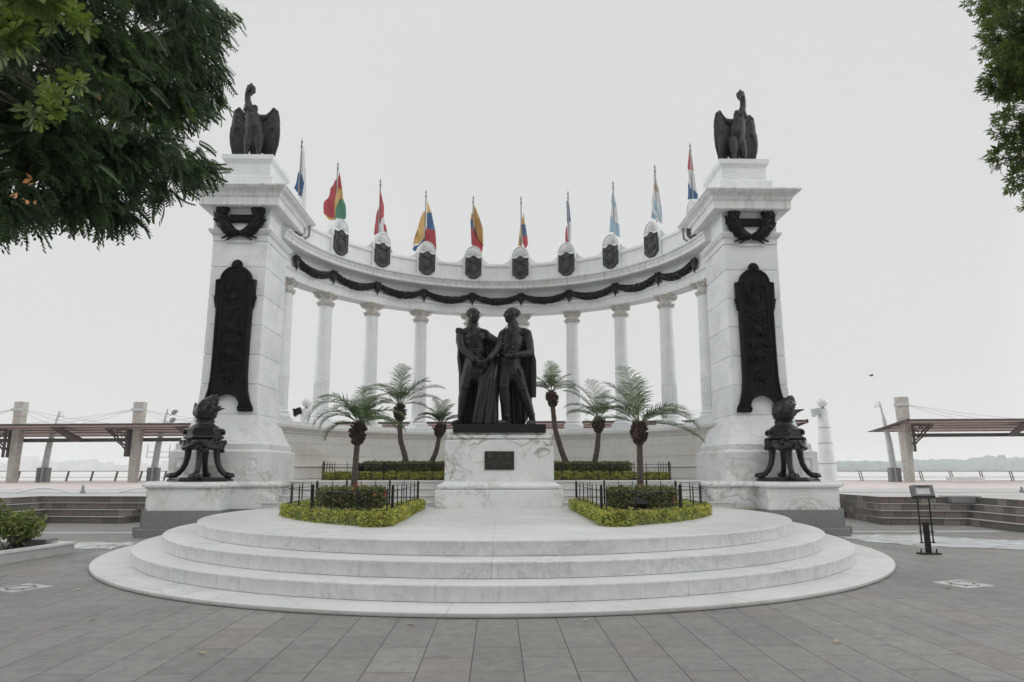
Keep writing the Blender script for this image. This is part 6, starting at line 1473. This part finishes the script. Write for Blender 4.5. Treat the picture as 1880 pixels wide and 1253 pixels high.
# ================================================================ CANOPIES, MASTS, RAILING
def canopy_z(x): return 4.62+.0068*x
def canopy(x0, x1, pyl, label, left_tip):
    t = thing('walkway_canopy', ((x0+x1)/2, 47, .772), label, 'canopy', 'walkway canopies on the promenade')
    z0, z1 = canopy_z(x0), canopy_z(x1); mb = MB()
    def sl(dy, dz, x, zc): return (x, 45+dy, zc+dz)
    # cross-section, high at the front edge (towards the plaza)
    sec = [(0, .06), (0, -.10), (.5, -.06), (2.0, -.20), (3.4, -.38), (4.0, -.50), (4.05, -.42), (2.0, -.10)]
    mb.loops([[sl(a, b_, x0, z0) for a, b_ in sec], [sl(a, b_, x1, z1) for a, b_ in sec]]); mb.build('roof', M['roof_under'], t)
    mb = MB()
    for a, b_, h in ((-.06, -.04, .13), (.9, -.14, .05), (1.9, -.24, .06), (2.9, -.36, .05), (3.95, -.54, .10)):
        mb.loops([[(x, 45+a, z+b_), (x, 45+a+.10, z+b_), (x, 45+a+.10, z+b_+h), (x, 45+a, z+b_+h)] for x, z in ((x0, z0), (x1, z1))])
    for e, z in ((x0, z0), (x1, z1)): 
        mb.loops([[(e+q, 45+a, z+b_) for a, b_ in ((-.06, -.10), (4.05, -.55), (4.05, -.38), (-.06, .12))] for q in (-.06, .06)])
    mb.build('edge_beams', M['steel_brown'], t)
    mb = MB(); mb.loops([[(x, 47.3, z-.98), (x, 47.55, z-.98), (x, 47.55, z-.74), (x, 47.3, z-.74)] for x, z in ((x0+1.2, canopy_z(x0+1.2)), (x1-1.2, canopy_z(x1-1.2)))]); mb.build('lower_beam', M['steel_brown'], t)
    ds = (pyl[1]-pyl[0]) if len(pyl) > 1 else 7.9
    for px_ in [p+ds/2 for p in pyl[:-1]]+[pyl[-1]+ds/2]:
        if x0+1 < px_ < x1-1:
            mb = MB(); z = canopy_z(px_); sg = 1 if px_ > 0 else -1
            mb.loops([[(px_+q-sg*1.0, 45.2, z-.12), (px_+q-sg*.2, 45.2, z-.12), (px_+q+sg*.5, 47.2, z-.80), (px_+q+sg*.3, 47.2, z-.98), (px_+q-sg*.3, 47.2, z-.98)] if 0 else [(px_-.55, 45.1+q, z-.12), (px_+.05, 45.1+q, z-.10), (px_+.5, 47.2+q, z-.80), (px_+.35, 47.2+q, z-1.0), (px_-.25, 47.2+q, z-.98)] for q in (-.08, .08)]); mb.build('diagonal_strut', M['steel_brown'], t)
    for px_ in pyl:
        if not (x0-2 < px_ < x1+2): continue
        zt = 6.1 if px_ < 0 else 6.55
        mb = MB()
        for i_, (h0, h1) in enumerate(((.76, 2.5), (2.515, 4.2), (4.215, 5.1), (5.115, zt))):
            def rg(z, px_=px_): w_ = .27+.022*(z-.77); return [(px_-w_, 47-.05, z), (px_-w_*.3, 47-.32, z), (px_+w_, 47-.28, z), (px_+w_, 47+.28, z), (px_-w_*.3, 47+.32, z), (px_-w_, 47+.1, z)]
            mb.loops([rg(h0), rg(h1)])
        mb.build('concrete_pylon', M['concrete'], t)
        z = canopy_z(px_); sg = -1 if px_ < 0 else 1
        for off in (-.2, .2):
            mb = MB(); pts = [(0, -2.0), (0, -1.45), (.25*sg, -1.2), (.62*sg, -.98), (.9*sg, -.6), (1.5*sg, -.14), (0, -.14), (-.28*sg, -.3), (-.28*sg, -2.0)]
            P_ = [(px_+a+(.22*sg), 46.6+off, z+b_) for a, b_ in pts]
            mb.loops([[(px_+.22*sg, 46.6+off, z-2.0), (px_+.40*sg, 46.6+off, z-2.0), (px_+.40*sg, 46.6+off, z-.2), (px_+.22*sg, 46.6+off, z-.2)], [(px_+.22*sg, 46.66+off, z-2.0), (px_+.40*sg, 46.66+off, z-2.0), (px_+.40*sg, 46.66+off, z-.2), (px_+.22*sg, 46.66+off, z-.2)]])
            mb.tube([(px_+(.22+a)*sg, 46.62+off, z+b_) for a, b_ in ((.15, -1.5), (.38, -1.25), (.68, -1.02), (.95, -.66), (1.5, -.2))], .055, 6); mb.tube([(px_+.22*sg, 46.62+off, z-.16), (px_+1.75*sg, 46.62+off, z-.14)], .05, 6)
            for cx_, cz_, r_ in ((.22, -.72, .2), (.58, -.52, .13), (.85, -.34, .09)):
                mb.tube([(px_+.22*sg+cx_*sg+r_*math.cos(a), 46.57+off, z+cz_+r_*math.sin(a)) for a in [R(30*k) for k in range(13)]], .03, 6)
                mb.lathe((0, 0, 0), [(0.001, 0), (0.001, .001)], 3) if 0 else None
            mb.build('bracket', M['steel_brown'], t)
        for s_ in (-1, 1):
            for k, L in enumerate((3.2, 5.0, 7.4)):
                e = px_+s_*L
                if x0 < e < x1: mb = MB(); mb.tube([(px_+s_*.3, 46.9, zt-.52), ((px_+e)/2, 46.2, (zt-.52+canopy_z(e)+.08)/2-.08), (e, 45.6, canopy_z(e)+.06)], .014, 5); mb.build('stay_cable', M['steel_pale'], t)
        mb = MB(); mb.box(px_-.36, px_+.36, 46.62, 47.34, zt-.62, zt-.44, b=.02); mb.build('cable_collar', M['steel_pale'], t)
    if left_tip: 
        mb = MB(); mb.loops([[(x0+.1, 44.94, z0+.1), (x0+.1, 49.05, z0-.42), (x0+.1, 49.05, z0-.52), (x0+.1, 44.94, z0-.05)], [(x0-.12, 45.6, z0-.02), (x0-.55, 49.05, z0-.50), (x0-.55, 49.05, z0-.55), (x0-.12, 45.6, z0-.1)]]); mb.build('roof_tip', M['steel_brown'], t)
    return t
canopy(-48, 20.4, [-40.0, -32.2, -24.25, -16.3, 15.9], 'long brown roofed walkway canopy along the river, left and behind the monument', False)
canopy(27.1, 56, [27.95, 43.0], 'brown roofed walkway canopy along the river on the right', True)
def mast(x, top, label, kind):
    t = thing('light_mast', (x, 48.2, .772), label, 'light mast', 'leaning masts by the river'); mb = MB(); tx, tz = top
    mb.tube([(x, 48.2, .77), (x+(tx-x)*.3, 48.2, .77+(tz-.77)*.5), (x+(tx-x)*.7, 48.2, .77+(tz-.77)*.8)], [.26, .22, .12], 10, sq=.6); mb.tube([(x+(tx-x)*.68, 48.2, .77+(tz-.77)*.78), (tx, 48.2, tz)], [.09, .05], 8)
    mb.build('mast', M['steel_pale'], t, smooth=60)
    mb = MB(); mb.box(x-.33, x-.1, 48.0, 48.5, .76, 1.75, b=.02); mb.box(x+.1, x+.36, 48.0, 48.5, .76, 1.75, b=.02); mb.build('cabinet', M['granite_grey'], t)
    if kind == 'flood':
        for k in (0, 1):
            z = tz-.25-.55*k; xx = tx-.08*k; mb = MB(); mb.tube([(xx-.05, 48.2, z), (xx+.25, 48.15, z-.2), (xx+.45, 48.1, z-.1)], .03, 6); mb.ell((xx+.52, 48.1, z+.02), (.22, .16, .17), 12, 8, rot=Matrix.Rotation(R(-35), 3, 'Y')); mb.lathe((xx+.6, 48.1, 0), [(.13, z+.02), (.17, z+.12), (.14, z+.16)], 12); mb.build('floodlight', M['steel_grey'], t, smooth=50)
        mb = MB()
        for dx in (-.75, .75): mb.tube([(x+dx+.25, 48.2, 3.3), (x+dx+.22, 48.2, 2.4)], .02, 5)
        for z in (2.45, 2.8): mb.tube([(x-.5, 48.2, z), (x+.97, 48.2, z)], .015, 5)
        mb.build('cross_arms', M['rail'], t)
    else:
        s = 1 if kind == 'l' else -1
        mb = MB(); mb.tube([(tx, 48.2, tz), (tx+s*.28, 48.0, tz-.38), (tx+s*.55, 48.0, tz-.42), (tx+s*.1, 48.2, tz+.03)], .025, 6); mb.tube([(tx+s*.55, 48.0, tz-.42), (tx+s*.12, 48.2, tz-.3)], .02, 6); mb.add([(tx, 48.15, tz+.05), (tx+s*.12, 48.1, tz-.45), (tx-s*.12, 48.2, tz-.4), (tx+s*.02, 48.25, tz+.02)], [(0, 1, 2), (1, 0, 3), (2, 1, 3), (0, 2, 3)]); mb.build('reflector', M['steel_pale'], t)
mast(-30.9, (-30.3, 5.55), 'leaning pale mast with a sail shaped reflector at the far left', 'l')
mast(-23.5, (-22.9, 5.75), 'leaning pale mast with two round floodlights left of the left pylon', 'flood')
mast(27.72, (27.15, 6.35), 'leaning pale mast with a small reflector beside the right canopy', 'r')
mast(2.95*2.2, (6.3, 5.1), 'pale mast with reflector glimpsed between the statue and the right columns', 'r')
def railing(x0, x1, sp, dbl, label):
    t = thing('river_railing', ((x0+x1)/2, 52, .772), label, 'railing', 'railings along the river'); mb = MB()
    for z in (1.50, 1.06, .80): mb.tube([(x0, 52, z), (x1, 52, z)], .028 if z > 1.4 else .016, 6)
    mb.build('rails', M['rail'], t); x = x0
    while x <= x1:
        mb = MB()
        for q in ((0, .17) if dbl else (0,)):
            ln = .14 if not dbl else -.14; w_ = .07 if not dbl else .022
            mb.loops([[(x+q-w_, 51.97, .77), (x+q+w_, 51.97, .77), (x+q+w_, 52.03, .77), (x+q-w_, 52.03, .77)], [(x+q-w_+ln, 51.97, 1.5), (x+q+w_+ln, 51.97, 1.5), (x+q+w_+ln, 52.03, 1.5), (x+q-w_+ln, 52.03, 1.5)]])
        if dbl:
            for z in (.95, 1.13, 1.31): mb.tube([(x-.14*(z-.77)/.73, 52, z), (x+.17-.14*(z-.77)/.73, 52, z)], .014, 5)
        mb.build('post', M['rail'], t); x += sp
railing(-44.0, -2, 1.77, False, 'grey steel railing along the river on the left')
railing(2, 46, 2.3, True, 'grey steel railing with ladder like posts along the river on the right')
def block(x0, x1, y, z1, label):
    mb = MB(); mb.box(x0, x1, y, y+.7, .765, z1, b=.02); tag(mb.build('concrete_bench', M['white_paint']), label, 'bench')
block(31.0, 33.2, 47, 1.14, 'pale solid block bench on the promenade at the right')
# white hose and fittings at the channel
mb = MB(); 
for x0 in (-17.2, -13.6): mb.tube([(x0+q*.2, 25.45, .80+.16*math.sin(min(1, q/10)*math.pi)) for q in range(0, 11)], .035, 8)
mb.tube([(-15.4, 25.45, .80), (-13.6, 25.45, .80)], .03, 8); tag(mb.build('water_pipe', M['white_paint'], smooth=60), 'thin white pipe arching along the channel edge at left', 'pipe')
mb = MB(); mb.lathe((-14.75, 25.3, 0), [(.09, .77), (.09, .86), (.05, .88), (.05, 1.0), (.02, 1.08)], 10); tag(mb.build('fountain_nozzle', M['steel_grey'], smooth=40), 'small metal nozzle standing at the channel edge on the left', 'nozzle')
mb = MB(); mb.lathe((19.2, 25.3, 0), [(.09, .77), (.09, .86), (.05, .88), (.05, .95), (.02, 1.0)], 10); tag(mb.build('fountain_nozzle', M['steel_grey'], smooth=40), 'small metal nozzle standing at the channel edge on the right', 'nozzle')
# drain box let into the right steps
mb = MB(); mb.box(13.9, 14.85, 21.25, 21.9, .6, .80, b=.01); tag(mb.build('drain_box', M['granite_grey']), 'grey metal box set into the top of the right plaza steps', 'drain box')
# bird
t = thing('flying_bird', (33.3, 60, 9.85), 'tiny dark bird flying in the sky right of the right pylon', 'bird'); mb = MB()
mb.ell((33.3, 60, 9.85), (.16, .07, .06), 10, 7); mb.ell((33.13, 60, 9.88), (.05, .045, .045), 8, 6)
mb.build('body', M['bird'], t, smooth=80); mb = MB()
for s in (-1, 1): mb.add([(33.24, 60, 9.88), (33.38, 60, 9.88), (33.42, 60+s*.22, 9.96), (33.3, 60+s*.42, 9.92), (33.22, 60+s*.22, 9.97), (33.3, 60+s*.2, 9.945)], [(0, 1, 2, 5), (0, 5, 4), (5, 2, 3, 4)])
mb.build('wings', M['bird'], t)

# ================================================================ 0.0004
mb = MB(); mb.box(-6500, 6500, -70, 6500, -4.6, 90)
hz = mb.build('haze', None or bpy.data.materials.new('haze_air')); hz['kind'] = 'stuff'; hz['label'] = 'pale even haze over the plaza and the river'
hm = hz.data.materials[0]; hm.use_nodes = True; ht = hm.node_tree; ht.nodes.clear()
ho = N(ht, 'ShaderNodeOutputMaterial'); hv = N(ht, 'ShaderNodeVolumePrincipled'); hv.inputs['Anisotropy'].default_value = .55; hv.inputs['Color'].default_value = (.97, .985, .985, 1); hv.inputs['Density'].default_value = 0.0004
LK(ht, hv.outputs[0], ho.inputs['Volume'])
